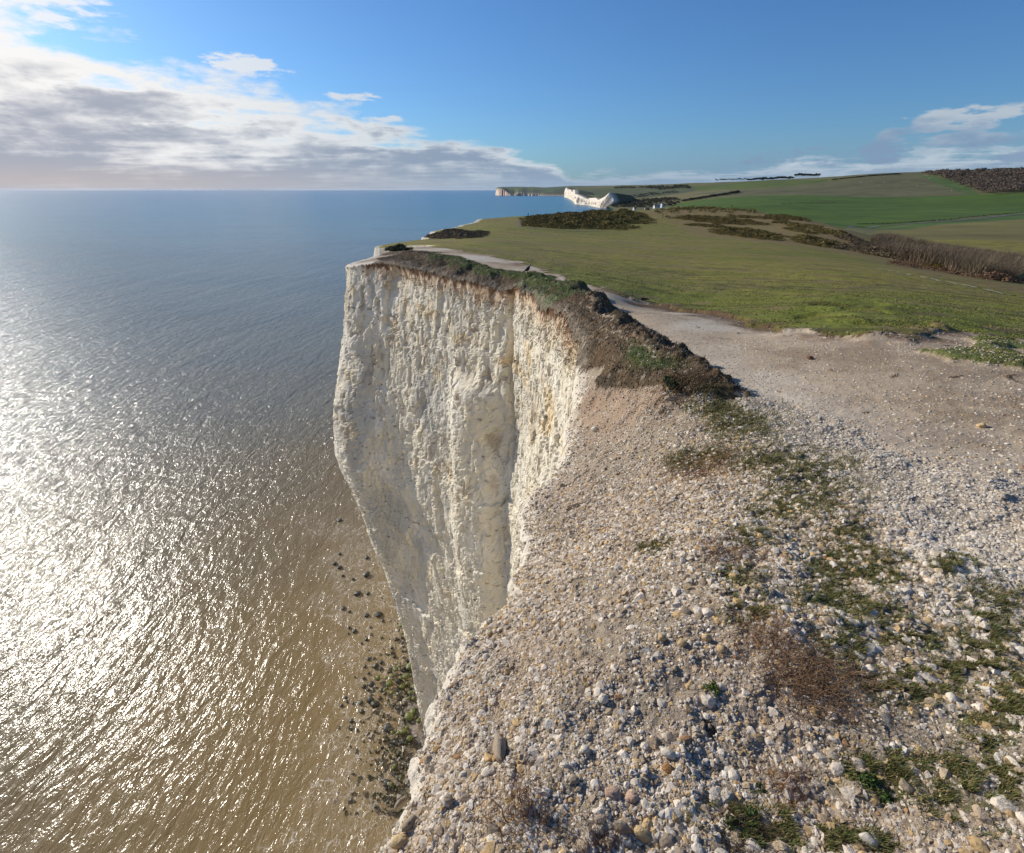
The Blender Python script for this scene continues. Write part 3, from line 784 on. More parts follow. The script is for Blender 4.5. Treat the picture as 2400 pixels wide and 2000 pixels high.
tag(cliff_mesh(Qn, 470, 'chalk_cliff'), kind='structure')
i0 = np.nonzero(C1[:, 1] >= 63.9)[0][0] - 1
tag(cliff_mesh(dens(C1[i0:], .006), 90, 'chalk_cliff'), kind='structure')
tag(cliff_mesh(C1[C1[:, 1] <= -3.9], 60, 'chalk_cliff'), kind='structure')
#=====SEA
# ------------------------------------------------------------------ sea
def water_mat():
    m, t = new_mat('sea water')
    g = t.node('ShaderNodeNewGeometry'); pos = g.outputs['Position']
    sp = t.node('ShaderNodeSeparateXYZ', {0: pos})
    px, py = sp.outputs[0], sp.outputs[1]
    dx = t.m('ADD', px, 0.0); dy = t.m('SUBTRACT', py, 25.0)
    r = t.m('SQRT', t.m('ADD', t.m('MULTIPLY', dx, dx), t.m('MULTIPLY', dy, dy)))
    nn = t.noise(pos, .02, 4, .6)
    r2 = t.m('MULTIPLY', r, t.m('ADD', .55, t.m('MULTIPLY', nn, .9)))
    cr = t.node('ShaderNodeValToRGB'); t.put(cr.inputs[0], t.mr(t.m('LOGARITHM', r2, 10.0), 1.2, 3.6, 0, 1, False))
    e = cr.color_ramp.elements
    e[0].position = 0.0; e[0].color = (.25, .175, .075, 1)
    e[1].position = 1.0; e[1].color = (.03, .135, .21, 1)
    for p, c_ in ((.18, (.235, .17, .078)), (.31, (.19, .15, .082)), (.42, (.18, .175, .13)), (.58, (.13, .185, .17)), (.76, (.065, .19, .215))):
        q = e.new(p); q.color = c_ + (1,)
    # cat's paws on the open water
    st = t.noise(t.vscale(pos, (.004, .012, 1)), 1.0, 5, .6)
    base = t.mix(t.m('MULTIPLY', t.mr(st, .4, .7), .35), cr.outputs[0], (.03, .06, .085))
    swirl = t.noise(t.vscale(pos, (1, .5, 1)), .10, 4, .6, 1.5)
    base = t.mix(t.m('MULTIPLY', t.mr(swirl, .45, .7), t.mr(r, 100, 40, 0, .45)), base, (.26, .18, .085))
    # foam round the foot of the cliff
    wv = t.node('ShaderNodeVectorMath', operation='ADD'); t.put(wv.inputs[0], pos)
    wn = t.node('ShaderNodeTexNoise'); t.put(wn.inputs['Vector'], pos); wn.inputs['Scale'].default_value = .9; wn.inputs['Detail'].default_value = 4
    sc_ = t.node('ShaderNodeVectorMath', operation='SCALE'); t.put(sc_.inputs[0], wn.outputs[1]); sc_.inputs['Scale'].default_value = 1.6
    t.put(wv.inputs[1], sc_.outputs[0])
    def web(scale, w_):
        v = t.node('ShaderNodeTexVoronoi', feature='DISTANCE_TO_EDGE'); t.put(v.inputs['Vector'], t.vscale(wv.outputs[0], (1.0, .75, 0.0))); v.inputs['Scale'].default_value = scale
        return t.mr(v.outputs[0], w_, 0.0)
    fo = t.m('MAXIMUM', web(.85, .035), t.m('MULTIPLY', web(2.1, .06), .75))
    # shoreward distance: the wet band lies left of the foot
    shore = t.m('ADD', t.m('ADD', px, 11.5), t.m('MULTIPLY', t.m('MAXIMUM', t.m('SUBTRACT', py, 40.0), 0.0), .42))
    band = t.m('MULTIPLY', t.mr(t.m('ADD', shore, t.m('MULTIPLY', t.m('SUBTRACT', t.noise(pos, .12, 3, .6), .5), 22.0)), -13.5, -4.0), t.mr(py, 88, 60))
    patch = t.mr(t.m('ADD', t.noise(pos, .33, 4, .65), t.m('MULTIPLY', band, .22)), .54, .72)
    foam = t.m('MULTIPLY', t.m('MULTIPLY', fo, patch), t.mr(band, 0, .5))
    # stray flecks further out
    fl = t.m('MULTIPLY', t.mr(t.noise(pos, .09, 5, .7), .60, .70), t.m('MULTIPLY', web(.9, .03), t.mr(r, 140, 60, 0, .35)))
    foam = t.m('MAXIMUM', foam, fl)
    foam = t.m('MULTIPLY', foam, t.mr(t.noise(pos, 1.1, 5, .7), .38, .62, .15, 1.0))
    base = t.mix(t.m('MULTIPLY', band, t.mr(nn, .35, .65, .1, .5)), base, (.36, .29, .19))
    base = t.mix(t.m('MULTIPLY', foam, .9), base, (.62, .57, .50))
    # waves
    wrot = t.node('ShaderNodeMapping'); t.put(wrot.inputs['Vector'], pos); wrot.inputs['Rotation'].default_value = (0, 0, math.radians(28)); wrot.inputs['Scale'].default_value = (1, .45, 1)
    wp = wrot.outputs[0]
    h1 = t.noise(wp, .42, 3, .55, .6); h2 = t.noise(wp, 1.5, 3, .6, .8); h3 = t.noise(pos, 4.5, 3, .65, .5)
    sw = t.noise(t.vscale(wp, (1, .5, 1)), .07, 2, .5, .3)
    rd1 = t.m('SUBTRACT', 1.0, t.m('ABSOLUTE', t.m('MULTIPLY', t.m('SUBTRACT', h2, .5), 3.0)))
    hs = t.m('ADD', t.m('ADD', t.m('MULTIPLY', h1, .75), t.m('MULTIPLY', rd1, .16)), t.m('MULTIPLY', sw, 1.1))
    calm = t.mr(r, 40, 100, .42, 1.0)
    hs = t.m('MULTIPLY', hs, t.m('MULTIPLY', calm, t.mr(r, 300, 2500, 1.0, .9)))
    hs = t.m('ADD', hs, t.m('MULTIPLY', h3, .012))
    bp = t.node('ShaderNodeBump', {'Strength': 1.0, 'Distance': .80, 'Height': hs})
    b = t.node('ShaderNodeBsdfPrincipled', {'Specular IOR Level': .5, 'IOR': 1.33})
    t.put(b.inputs['Base Color'], base); t.put(b.inputs['Normal'], bp.outputs[0])
    t.put(b.inputs['Roughness'], t.m('MAXIMUM', t.mr(r, 40, 1500, .19, .24), t.m('MULTIPLY', foam, .8)))
    t.node('ShaderNodeOutputMaterial', {0: b.outputs[0]})
    return m
R_ = 70000.
n_ = 48
ang = np.linspace(0, 2 * math.pi, n_, endpoint=False)
Vs = [(0, 30, 0)]; Fs = []
rings = [60, 300, 1500, 8000, 30000, R_]
for q in rings:
    for a in ang: Vs.append((q * math.cos(a), 30 + q * math.sin(a), 0))
for i in range(n_): Fs.append((0, 1 + i, 1 + (i + 1) % n_))
for k in range(len(rings) - 1):
    for i in range(n_):
        a = 1 + k * n_ + i; b = 1 + k * n_ + (i + 1) % n_
        Fs.append((a, a + n_, b + n_)); Fs.append((a, b + n_, b))
tag(mesh('sea', np.array(Vs), Fs, None, True, water_mat()), kind='structure')

# shingle at the cliff foot
def shore_pt(px, py, z=-CZ): return np.array(pz(px, py, z)[:2])
by = np.linspace(24, 80, 150); bx = np.linspace(0, 1, 40)
BX, BY = [], []
for y in by:
    w_ = np.interp(y, [24, 30, 36, 44, 52, 62, 80], [1.2, 2.6, 4.6, 4.4, 3.4, 1.6, .5])
    xo = -9.0 if y > 33 else np.interp(y, [24, 33], [-2.5, -8.5])
    for k in bx: BX.append(xo + 1 - k * (w_ + 1)); BY.append(y)
BX = np.array(BX); BY = np.array(BY)
kk_ = np.tile(bx, len(by))
BZ = .62 - 1.0 * kk_ ** 1.5 + .32 * fbm(BX / 1.6, BY / 1.6, 2, 4)
I = np.arange(len(BX)).reshape(len(by), len(bx))
q = np.stack([I[:-1, :-1], I[1:, :-1], I[1:, 1:], I[:-1, 1:]], -1).reshape(-1, 4)
bc = np.tile(L(142, 130, 118), (len(BX), 1)); bc = mixc(bc, L(104, 90, 66), sst(fbm(BX, BY, 4, 3), -.1, .4))
M_shing = surf('wet shingle', rough=.6, n_amp=.8, scales=(5, 1.5), bump=.12, bscale=4)
tag(mesh('shingle_beach', np.stack([BX, BY, BZ], 1), q, bc, True, M_shing), kind='structure')
#=====STONES
# ------------------------------------------------------------------ loose stones
R = np.random.RandomState(11)
def ico(sub):
    bm = bmesh.new(); bmesh.ops.create_icosphere(bm, subdivisions=sub, radius=1.0)
    v = np.array([q.co[:] for q in bm.verts]); f = np.array([[q.index for q in p.verts] for p in bm.faces]); bm.free(); return v, f
def hull(n, seed):
    r = np.random.RandomState(seed); p = r.normal(size=(n, 3)); p /= np.linalg.norm(p, axis=1)[:, None]; p *= r.uniform(.8, 1.08, (n, 1))
    bm = bmesh.new(); vs = [bm.verts.new(q) for q in p]
    res = bmesh.ops.convex_hull(bm, input=vs)
    bmesh.ops.delete(bm, geom=[q for q in bm.verts if not q.link_faces], context='VERTS')
    bmesh.ops.triangulate(bm, faces=bm.faces)
    bm.verts.index_update(); bm.verts.ensure_lookup_table()
    v = np.array([q.co[:] for q in bm.verts]); f = np.array([[q.index for q in q2.verts] for q2 in bm.faces]); bm.free(); return v, f
def bumpy(sub, seed, amp=.22):
    v, f = ico(sub); return v * (1 + amp * fbm(v[:, 0] * 1.3 + seed * 3.1, v[:, 1] * 1.3, v[:, 2] * 1.3, 3))[:, None], f
def rotm(n):
    q = R.normal(size=(n, 4)); q /= np.linalg.norm(q, axis=1)[:, None]
    a, b, c_, d = q.T
    return np.stack([np.stack([1 - 2 * (c_ * c_ + d * d), 2 * (b * c_ - a * d), 2 * (b * d + a * c_)], -1),
                     np.stack([2 * (b * c_ + a * d), 1 - 2 * (b * b + d * d), 2 * (c_ * d - a * b)], -1),
                     np.stack([2 * (b * d - a * c_), 2 * (c_ * d + a * b), 1 - 2 * (b * b + c_ * c_)], -1)], 1)
def scatter_mesh(name, pos, size, cols, templates, flat=.65, mat=None, smooth=False):
    n = len(pos); rm = rotm(n); sc = R.uniform(.6, 1.15, (n, 3)) * size[:, None]
    which = R.randint(0, len(templates), n)
    VV, FF, CC = [], [], []; base = 0
    for k, (v, f) in enumerate(templates):
        ii = np.nonzero(which == k)[0]
        if not len(ii): continue
        p = v[None] * sc[ii][:, None, :]
        p = np.einsum('nij,nvj->nvi', rm[ii], p)
        p[:, :, 2] *= flat
        p += pos[ii][:, None, :]
        VV.append(p.reshape(-1, 3)); FF.append((f[None] + (np.arange(len(ii)) * len(v))[:, None, None] + base).reshape(-1, 3))
        CC.append(np.repeat(cols[ii], len(v), 0)); base += len(ii) * len(v)
    return mesh(name, np.concatenate(VV), np.concatenate(FF), np.concatenate(CC), smooth, mat)
def stone_cols(n, x, y):
    c = np.tile(L(196, 184, 166), (n, 1))
    u = R.rand(n)
    c[u < .45] = L(214, 204, 190); c[(u > .45) & (u < .68)] = L(182, 164, 140); c[(u > .68) & (u < .80)] = L(196, 168, 124); c[(u > .80) & (u < .92)] = L(150, 136, 120); c[(u > .92) & (u < .928)] = L(164, 128, 92); c[u > .975] = L(226, 220, 210)
    return c * R.uniform(.76, 1.16, (n, 1)) * np.array([1.0, .96, .89])
T_hull = [hull(R.randint(11, 20), 100 + i) for i in range(20)]
T_bump = [bumpy(2, i, .25) for i in range(8)]
T_small = [hull(9, 300 + i) for i in range(10)] + [(ico(1)[0] * R.uniform(.8, 1.15, (12, 1)), ico(1)[1]) for i in range(4)]
T_tiny = [hull(7, 500 + i) for i in range(8)]
T_round = [(ico(1)[0] * R.uniform(.72, 1.15, (12, 1)), ico(1)[1]) for i in range(10)]

def stones(name, N, r0, r1, smin, smax, pw, tmpl, dens_f, label):
    N = int(N * 1.5); az_ = np.radians(R.uniform(-62, 100, N)); r = np.exp(R.uniform(math.log(min(r0, 3) * .6 if r0 < 1 else r0), math.log(r1), N))
    x = np.sin(az_) * r; y = np.cos(az_) * r
    sd = sdf_coast(x, y); m = sd > .01
    x, y, r, sd = x[m], y[m], r[m], sd[m]
    ax_, ay_ = warp(x, y)
    ld = pdist(ax_, ay_, lawn); bd = bankdist(ax_, ay_); gd = pdist(ax_, ay_, gravel); pd = pdist(ax_, ay_, pathp)
    p = dens_f(x, y, r, sd, ld, bd, gd, pd)
    m = R.rand(len(x)) < p
    x, y, r, sd, pd, gd, bd = x[m], y[m], r[m], sd[m], pd[m], gd[m], bd[m]
    u = R.rand(len(x)); s_ = (smin + (smax - smin) * u ** pw)
    s_ = np.where(pd > .1, s_ * .8, s_)
    s_ = np.where(bd > .0, s_ * .6, s_)
    z = H(x, y, sd=sd) + CZ - s_ * .02
    c = stone_cols(len(x), x, y)
    # dirtier among soil, cleaner on the gravel spill
    g_ = sst(gd, -.3, .2)[:, None]; c = c * (1 - g_) + (c * .35 + L(204, 194, 178) * .65) * g_
    lum = fbm(x / .8, y / .8, 44., 3); dk = (sst(lum, .0, .6) * .2 * (1 - g_[:, 0]))[:, None]; c = c * (1 - dk) + L(146, 120, 92) * dk
    print(name, len(x))
    return tag(scatter_mesh(name, np.stack([x, y, z], 1), s_, c, tmpl, .62, M_stone, False), label, None, None, 'stuff')
gnoise = lambda x, y, k: fbm(x / k, y / k, 17.7, 3)
def d_big(x, y, r, sd, ld, bd, gd, pd):
    p = .65 + .6 * gnoise(x, y, .6)
    p = np.where(pd > 0, .05 + .1 * (gnoise(x, y, 1.5) > .3), p); p = np.where(gd > -.05, .75, p)
    p = np.where(bd > 0, .03, p); p = np.where(ld > 0, 0, p)
    return p
def d_mid(x, y, r, sd, ld, bd, gd, pd):
    p = .82 + .8 * gnoise(x, y, .45)
    p = np.where(pd > 0, .26 + .5 * sst(gnoise(x, y, 1.3), .15, .5), p); p = np.where(gd > -.1, 1, p)
    p = np.where(sd < .25, 1, p)
    p = np.where(bd > 0, .22, p); p = np.where(ld > 0, .01, p)
    return p
stones('rubble', 15000, .7, 9, .011, .030, 2.2, T_hull + T_bump[:4], d_big, 'loose chalk lumps and flints strewn over the cliff top slope')
stones('broken_chalk', 26000, 2.0, 9, .014, .036, 2.6, T_hull, d_big, 'larger broken chalk and flint fragments further along the slope')
stones('pebbles', 140000, .65, 14, .0055, .0150, 1.6, T_small, d_mid, 'small pale pebbles and chalk crumbs covering the slope')
stones('grit', 130000, .65, 8, .0028, .0065, 1.3, T_tiny, d_mid, 'fine chalk grit between the stones')
def d_far(x, y, r, sd, ld, bd, gd, pd):
    p = np.where(gd > -.15, 1.0, .35); p = np.where(pd > 0, np.where(gd > -.1, 1, .22), p); p = np.where(bd > 0, .10, p); p = np.where(ld > 0, .012, p); return p
stones('gravel', 150000, 2.6, 15, .010, .030, 2.0, T_small + T_round[:3], d_mid, 'pale rounded gravel spilled between the slope and the trodden path')
stones('scattered_stones', 30000, 6, 34, .012, .030, 2.5, T_tiny, d_far, 'small stones scattered over the trodden path')

lv, lh, lD, lc = LIPV
w_ = ((lD < 14) & (lh < .14 * lD ** .8) & (lh > .0)).astype(float); w_ /= w_.sum()
pick = R.choice(lv.shape[0] * lv.shape[1], 26000, p=w_.ravel()); pl = lv.reshape(-1, 3)[pick]; dl = lD.ravel()[pick]
cl0 = lc.reshape(-1, 3)[pick] * R.uniform(.8, 1.08, (len(pick), 1))
tag(scatter_mesh('lip_crumbs', pl + R.normal(size=pl.shape) * .008, R.uniform(.004, .016, len(pick)) * (1 + .12 * dl), cl0, T_small, .9, M_stone), 'crumbling chalk lumps sticking out of the cliff lip', None, None, 'stuff')
# single stones one can point at
def gp(px, py, dz=0.0):
    p = hit(px, py)
    for _ in range(6):      # refine on the detailed height
        z = H([p[0]], [p[1]])[0]; a, b, c_ = ray(px, py); t = z / c_
        if abs(t) > 9000: break
        p = .5 * p + .5 * np.array([a * t, b * t])
    return np.array([p[0], p[1], H([p[0]], [p[1]])[0] + CZ + dz])
tan_, wh_, gr_, pk_, og_ = L(188, 162, 120), L(208, 198, 178), L(154, 138, 116), L(180, 150, 126), L(170, 124, 78)
ROCKS = [
 (2231, 1641, 34, wh_, 'pale lump', 'lone rounded pale rock casting a long shadow on the pebbles at lower right', 1, 1),
 (2297, 1738, 26, wh_, '', 'smaller rounded white stone just below the lone pale rock at lower right', 1, 1),
 (2032, 1974, 42, wh_, '', 'large angular white stone at the bottom edge beside the low green plants', 1.4, .8),
 (2120, 1850, 46, gr_, '', 'long flat grey-brown slab lying among white pebbles near the bottom right corner', 2.0, .6),
 (2372, 1790, 30, wh_, '', 'thin splinter-shaped white stone close to the right edge', 2.6, .4),
 (1266, 1667, 30, tan_, '', 'square tan stone standing out on the grey rubble left of centre', 1, 1),
 (1414, 1641, 30, wh_, '', 'chunky pale stone with a dark shadow, right of the square tan stone', 1, 1),
 (1549, 1498, 27, tan_, '', 'pale tan block, leftmost of four tan stones above the green sprig', 1, 1),
 (1599, 1510, 28, tan_, '', 'pale tan block, second from left of four tan stones above the green sprig', 1.2, .9),
 (1654, 1498, 26, tan_, '', 'yellowish block, third from left of four tan stones above the green sprig', 1, 1),
 (1690, 1523, 28, tan_, '', 'upright yellowish stone, rightmost of four tan stones above the green sprig', .9, 1.3),
 (1565, 1806, 33, og_, '', 'orange-brown stone tucked under a smooth white slab', 1.1, .9),
 (1565, 1770, 38, wh_, '', 'smooth elongated white slab above the orange-brown stone', 1.7, .6),
 (1436, 1864, 42, pk_, '', 'pinkish-brown angular rock with a dark hollow beneath it', 1.4, .9),
 (1481, 1872, 38, pk_, '', 'broad dull brown rock touching the pinkish angular rock', 1.2, .8),
 (1345, 1829, 32, gr_, '', 'egg-shaped grey-brown stone left of the pinkish angular rock', 1.2, .9),
 (1503, 1835, 28, gr_, '', 'small square buff stone just above the broad dull brown rock', 1, 1),
 (1151, 1978, 34, wh_, '', 'tall white flake of flint standing near the bottom of the picture', .7, 1.6),
 (1455, 1943, 42, gr_, '', 'large mossy grey stone behind dry stems at the bottom middle', 1.2, .9),
 (1507, 1960, 46, tan_, '', 'curved yellow-brown stone right of the mossy grey one', 1.5, .8),
 (1323, 1798, 26, wh_, '', 'small oblong white stone above the egg-shaped grey-brown one', 1.5, .7),
 (1371, 1759, 28, wh_, '', 'rounded white stone with one grey side, above the bottom middle', 1, 1),
 (1278, 1927, 28, gr_, '', 'dark grey stone among the dry upright stems', 1, 1.1),
 (1150, 1490, 22, tan_, '', 'tan block perched on the very lip of the cliff', 1.2, .8),
 (1099, 1584, 26, wh_, '', 'oval white stone at the top of the dark earthy notch in the lip', 1.5, .7),
 (966, 1931, 44, gr_, '', 'long bent finger-shaped brown flint close to the cliff lip', 2.2, .55),
 (940, 1878, 38, gr_, '', 'long grey flint leaning on the lip just above the bent brown one', 2.0, .55),
 (1051, 1877, 30, gr_, '', 'blocky grey-brown stone near the cliff lip at lower left', 1, 1),
 (940, 1976, 46, tan_, '', 'big smooth tan stone at the bottom left corner of the slope', 1.6, .8),
 (1086, 1819, 26, wh_, '', 'pale angular stone above the blocky grey-brown one', 1.1, .8),
 (1172, 1763, 60, gr_, '', 'long weathered pale wooden-looking slab set upright in the rubble', .5, 2.4),
 (1898, 842, 20, L(120, 84, 60), '', 'dark reddish-brown stone lying alone on the pale trodden path', 1.4, .8),
 (2299, 1001, 24, tan_, '', 'largest pale stone on the trodden path near the right edge', 1.2, .9),
 (2371, 1110, 22, wh_, '', 'rounded white stone on the bare path at the right edge above the gravel', 1, 1),
 (1840, 1433, 30, wh_, '', 'knobbly white stone just above the big tangle of dry twigs', 1.2, .9),
 (1878, 1233, 26, gr_, '', 'upright grey stone between the green patches right of centre', .9, 1.2),
 (1395, 1010, 22, wh_, '', 'flat square white stone on the rusty earth under the turf bank', 1.2, .6),
 (1530, 1150, 24, wh_, '', 'smooth white stone at the top of the pale rubble slope', 1.4, .8),
]
for i, (px, py, sz, cc, _, lab, ax_, ay_) in enumerate(ROCKS):
    p = gp(px, py); dist = math.sqrt(p[0] ** 2 + p[1] ** 2 + (p[2] - CZ) ** 2)
    a, b, c_ = ray(px, py); s_ = sz / F * dist / math.sqrt(a * a + b * b + c_ * c_) * .44
    if i % 2: v, f = hull(22 + i % 5, 900 + i)
    else: v, f = hull(30, 800 + i); 
    v = v.copy(); v[:, 0] *= ax_ ** .5 * 1.0; v[:, 1] *= ay_ ** .8; v[:, 2] *= .8
    bmx = bmesh.new(); vs = [bmx.verts.new(q) for q in v]; [bmx.faces.new([vs[k] for k in t_]) for t_ in f]
    bmesh.ops.recalc_face_normals(bmx, faces=bmx.faces)
    bmesh.ops.bevel(bmx, geom=list(bmx.edges), offset=.12, segments=2, affect='EDGES', clamp_overlap=True)
    bmx.verts.index_update()
    v = np.array([q.co[:] for q in bmx.verts]); f = [[q.index for q in t_.verts] for t_ in bmx.faces]; bmx.free()
    v = v * (1 + .06 * fbm(v[:, 0] * 2.2 + i, v[:, 1] * 2.2, v[:, 2] * 2.2, 3))[:, None]
    o = mesh('stone', v * s_, f, np.tile(cc * R.uniform(.9, 1.05), (len(v), 1)), True, M_stone)
    yaw = math.atan2(p[0], p[1])
    if ay_ > 1.4: o.rotation_euler = (-.35, .1, -yaw)
    else: o.rotation_euler = (R.uniform(-.15, .15), R.uniform(-.15, .15), -yaw + R.uniform(-.5, .5))
    o.location = (p[0], p[1], p[2] + s_ * .35)
    tag(o, lab, 'stone')

# ------------------------------------------------------------------ grass, stems and leaves
def blades(name, pos, hgt, wid, cols, lean=.5, mat=None, seg=2, kind='stuff', label=None, wind=(0.4, -0.2)):
    n = len(pos); a = R.uniform(0, 2 * math.pi, n); ln = R.uniform(.1, 1, n) * lean
    dx = np.cos(a) * ln + wind[0] * .5; dy = np.sin(a) * ln + wind[1] * .5
    sx, sy = -np.sin(a) * wid, np.cos(a) * wid
    V_ = []
    for k in range(seg + 1):
        t_ = k / seg; q = pos + np.stack([dx * hgt * t_ * t_, dy * hgt * t_ * t_, hgt * t_ * (1 - .25 * t_ * ln)], 1)
        if k < seg:
            sh = np.stack([sx, sy, sx * 0], 1) * (1 - .55 * t_)
            V_ += [q - sh, q + sh]
        else: V_ += [q]
    nv = len(V_); VV = np.stack(V_, 1).reshape(-1, 3)
    b = (np.arange(n) * nv)[:, None]
    Fq = []
    for k in range(seg - 1):
        Fq.append(b + np.array([[2 * k, 2 * k + 1, 2 * k + 3]])); Fq.append(b + np.array([[2 * k, 2 * k + 3, 2 * k + 2]]))
    Fq.append(b + np.array([[nv - 3, nv - 2, nv - 1]]))
    o = mesh(name, VV, np.concatenate(Fq), np.repeat(cols, nv, 0), True, mat or M_blade)
    return tag(o, label, None, None, kind)
def on_ground(x, y):
    return np.stack([x, y, H(x, y) + CZ], 1)
# green and straw coloured grass among the rubble
xs, ys = [], []
for c0, rx, ry in gpatch_px:
    p = hit(*c0); q = hit(c0[0] + rx, c0[1]); s2 = hit(c0[0], c0[1] - ry)
    rr = np.linalg.norm(q - p) + np.linalg.norm(s2 - p)
    n = int(min(11000, 2200 + 9000 * rr))
    for _ in range(3):
        cx_, cy_ = R.normal(size=2) * .45
        k = n // 3; u, v = R.normal(size=(2, k)) * .62
        pp = p + (q - p) * (u + cx_)[:, None] + (s2 - p) * (v + cy_)[:, None]
        xs.append(pp[:, 0]); ys.append(pp[:, 1])
xs = np.concatenate(xs); ys = np.concatenate(ys)
mm = sdf_coast(xs, ys) > .1; xs, ys = xs[mm], ys[mm]
# grow in tufts
tn = fbm(xs / .06, ys / .06, 3., 2) + .5 * fbm(xs / .25, ys / .25, 3., 2); mm = tn > -.05; xs, ys = xs[mm], ys[mm]
n = len(xs); u = R.rand(n)
cg = np.tile(L(104, 110, 58), (n, 1)); cg[u < .25] = L(82, 98, 46); cg[(u > .5) & (u < .75)] = L(126, 116, 70); cg[u > .75] = L(158, 136, 94)
blades('rubble_grass', on_ground(xs, ys), R.uniform(.010, .030, n) * np.clip(np.hypot(xs, ys) / 2.6, 1, 1.7), .0009 + .0004 * np.hypot(xs, ys) ** .5, cg * R.uniform(.75, 1.15, (n, 1)), .9, label='thin grass patches growing between the stones of the slope')
print('rubble grass', n)
# turf on the bank and ragged roots along its seaward face
n = 150000; x = R.uniform(-9, 6, n); y = R.uniform(6, 37, n); mm = np.abs(x - np.interp(y, [6, 9, 14, 22, 37], [3, 2, 1.6, .3, -8])) < 3; x, y = x[mm], y[mm]; n = len(x)
wx2, wy2 = warp(x, y); bd = bankdist(wx2, wy2); m = (bd > .0); x, y = x[m], y[m]; wx2, wy2 = wx2[m], wy2[m]
td = np.maximum(pdist(wx2, wy2, bank_top), pdist(wx2, wy2, bank_tuft))
n = len(x); u = R.rand(n); cg = np.tile(L(80, 70, 50), (n, 1)); cg[u < .45] = L(66, 62, 42); cg[u > .88] = L(132, 108, 78)
gm = (td > -.12) & (u < .9); cg[gm] = L(80, 92, 46); cg[gm & (u < .3)] = L(62, 80, 38)
blades('bank_turf', on_ground(x, y), R.uniform(.02, .06, n), .008, cg * R.uniform(.7, 1.15, (n, 1)), .9, label='coarse turf and roots on the bank along the cliff rim')
# tufts over the nearer meadow
n = 110000; az_ = np.radians(R.uniform(-22, 64, n)); r = np.exp(R.uniform(math.log(7), math.log(60), n)); r = r[np.argsort(R.rand(n))]; r = np.where(R.rand(n) < sst(r, 62, 18), r, 7.5 + 6 * R.rand(n)); x = np.sin(az_) * r; y = np.cos(az_) * r
wx2, wy2 = warp(x, y); m = (pdist(wx2, wy2, lawn) > 0)
for k in islands: m |= pdist(wx2, wy2, k) > 0
m &= fbm(x / 1.2, y / 1.2, 5, 3) > -.1
x, y, r = x[m], y[m], r[m]; n = len(x); u = R.rand(n)
cg = np.tile(L(118, 116, 48), (n, 1)); cg[u < .4] = L(104, 112, 42); cg[u > .8] = L(134, 122, 62)
blades('meadow_grass', on_ground(x, y), R.uniform(.012, .034, n), .0007 * r, cg * R.uniform(.75, 1.15, (n, 1)), .9, label='short grazed grass of the meadow')

# tubes for twigs
def tubes(name, paths, rads, cols, mat, parent=None, sides=4):
    VV, FF, CC = [], [], []; b = 0
    for P_, r_, c_ in zip(paths, rads, cols):
        P_ = np.asarray(P_); k = len(P_); T = np.gradient(P_, axis=0); T /= np.linalg.norm(T, axis=1)[:, None] + 1e-9
        up = np.array([.3, .2, 1.0]); S_ = np.cross(T, up); S_ /= np.linalg.norm(S_, axis=1)[:, None] + 1e-9; U_ = np.cross(S_, T)
        rr2 = r_ * np.linspace(1, .35, k)
        an = np.arange(sides) * 2 * math.pi / sides
        ring = P_[:, None] + (S_[:, None] * np.cos(an)[None, :, None] + U_[:, None] * np.sin(an)[None, :, None]) * rr2[:, None, None]
        VV.append(ring.reshape(-1, 3))
        I = np.arange(k * sides).reshape(k, sides) + b; J = np.roll(I, -1, 1)
        FF.append(np.stack([I[:-1], J[:-1], J[1:], I[1:]], -1).reshape(-1, 4)); CC.append(np.tile(c_, (k * sides, 1))); b += k * sides
    return mesh(name, np.concatenate(VV), np.concatenate(FF), np.concatenate(CC), True, mat, parent)
def dry_bush(px, py, rx, hgt, n, label, flow=(0, 0), col=(132, 104, 78), dens2=1.0, rad=.0011, sweep=.5):
    p = gp(px, py); q = gp(px + rx, py); rw = np.linalg.norm(q - p)
    root = empty('dry_bush', p, label, 'dry bush')
    def build(name, nn, rr_, h_, k):
        paths, rads, cols = [], [], []
        for i in range(nn):
            st = R.normal(size=2) * rw * .38; a = R.uniform(0, 2 * math.pi); L_ = rw * R.uniform(.35, 1.0)
            d = np.array([math.cos(a) * .8 + flow[0], math.sin(a) * .8 + flow[1]]); m_ = 7
            t_ = np.linspace(0, 1, m_)[:, None]
            bend = R.normal(size=2) * .7
            xy = st + d * L_ * t_ * sweep + bend * L_ * t_ ** 2 * .5 + R.normal(size=(m_, 2)) * .012 * L_
            zz_ = h_ * R.uniform(.3, 1.0) * np.sin(np.clip(t_[:, 0] * R.uniform(.9, 1.5), 0, 1.5) * math.pi * .5) * (1 - .3 * t_[:, 0]) + .002
            base = H(p[0] + xy[:, 0], p[1] + xy[:, 1]) + CZ - p[2]
            paths.append(np.column_stack([xy, base + zz_])); rads.append(rr_ * R.uniform(.6, 1.3)); cols.append(L(*col) * R.uniform(.55, 1.2))
        tubes(name, paths, rads, cols, M_twig, root, 3)
    build('stem_tangle', int(n * .22), rad * 2.0, hgt * .9, 0); build('twig_tangle', int(n * .6), rad * 1.1, hgt, 1)
    return root
dry_bush(1890, 1600, 135, .12, 520, 'biggest tangle of dry brown twigs, lying over the stones at lower right', (.5, -.35), rad=.0010)
dry_bush(1800, 1500, 110, .05, 330, 'fine straw-coloured spray of dead stems behind the biggest twig tangle', (-.2, .2), (164, 128, 92), rad=.0007)
dry_bush(1215, 1900, 120, .11, 300, 'upright dry stems rising from the rubble at the bottom middle', (-.1, .4), (128, 92, 60), rad=.0007, sweep=.35)
dry_bush(1400, 1985, 90, .06, 170, 'dry twigs in the bottom edge, left of the curved yellow-brown stone', (0, .2), (110, 80, 56), rad=.0007)
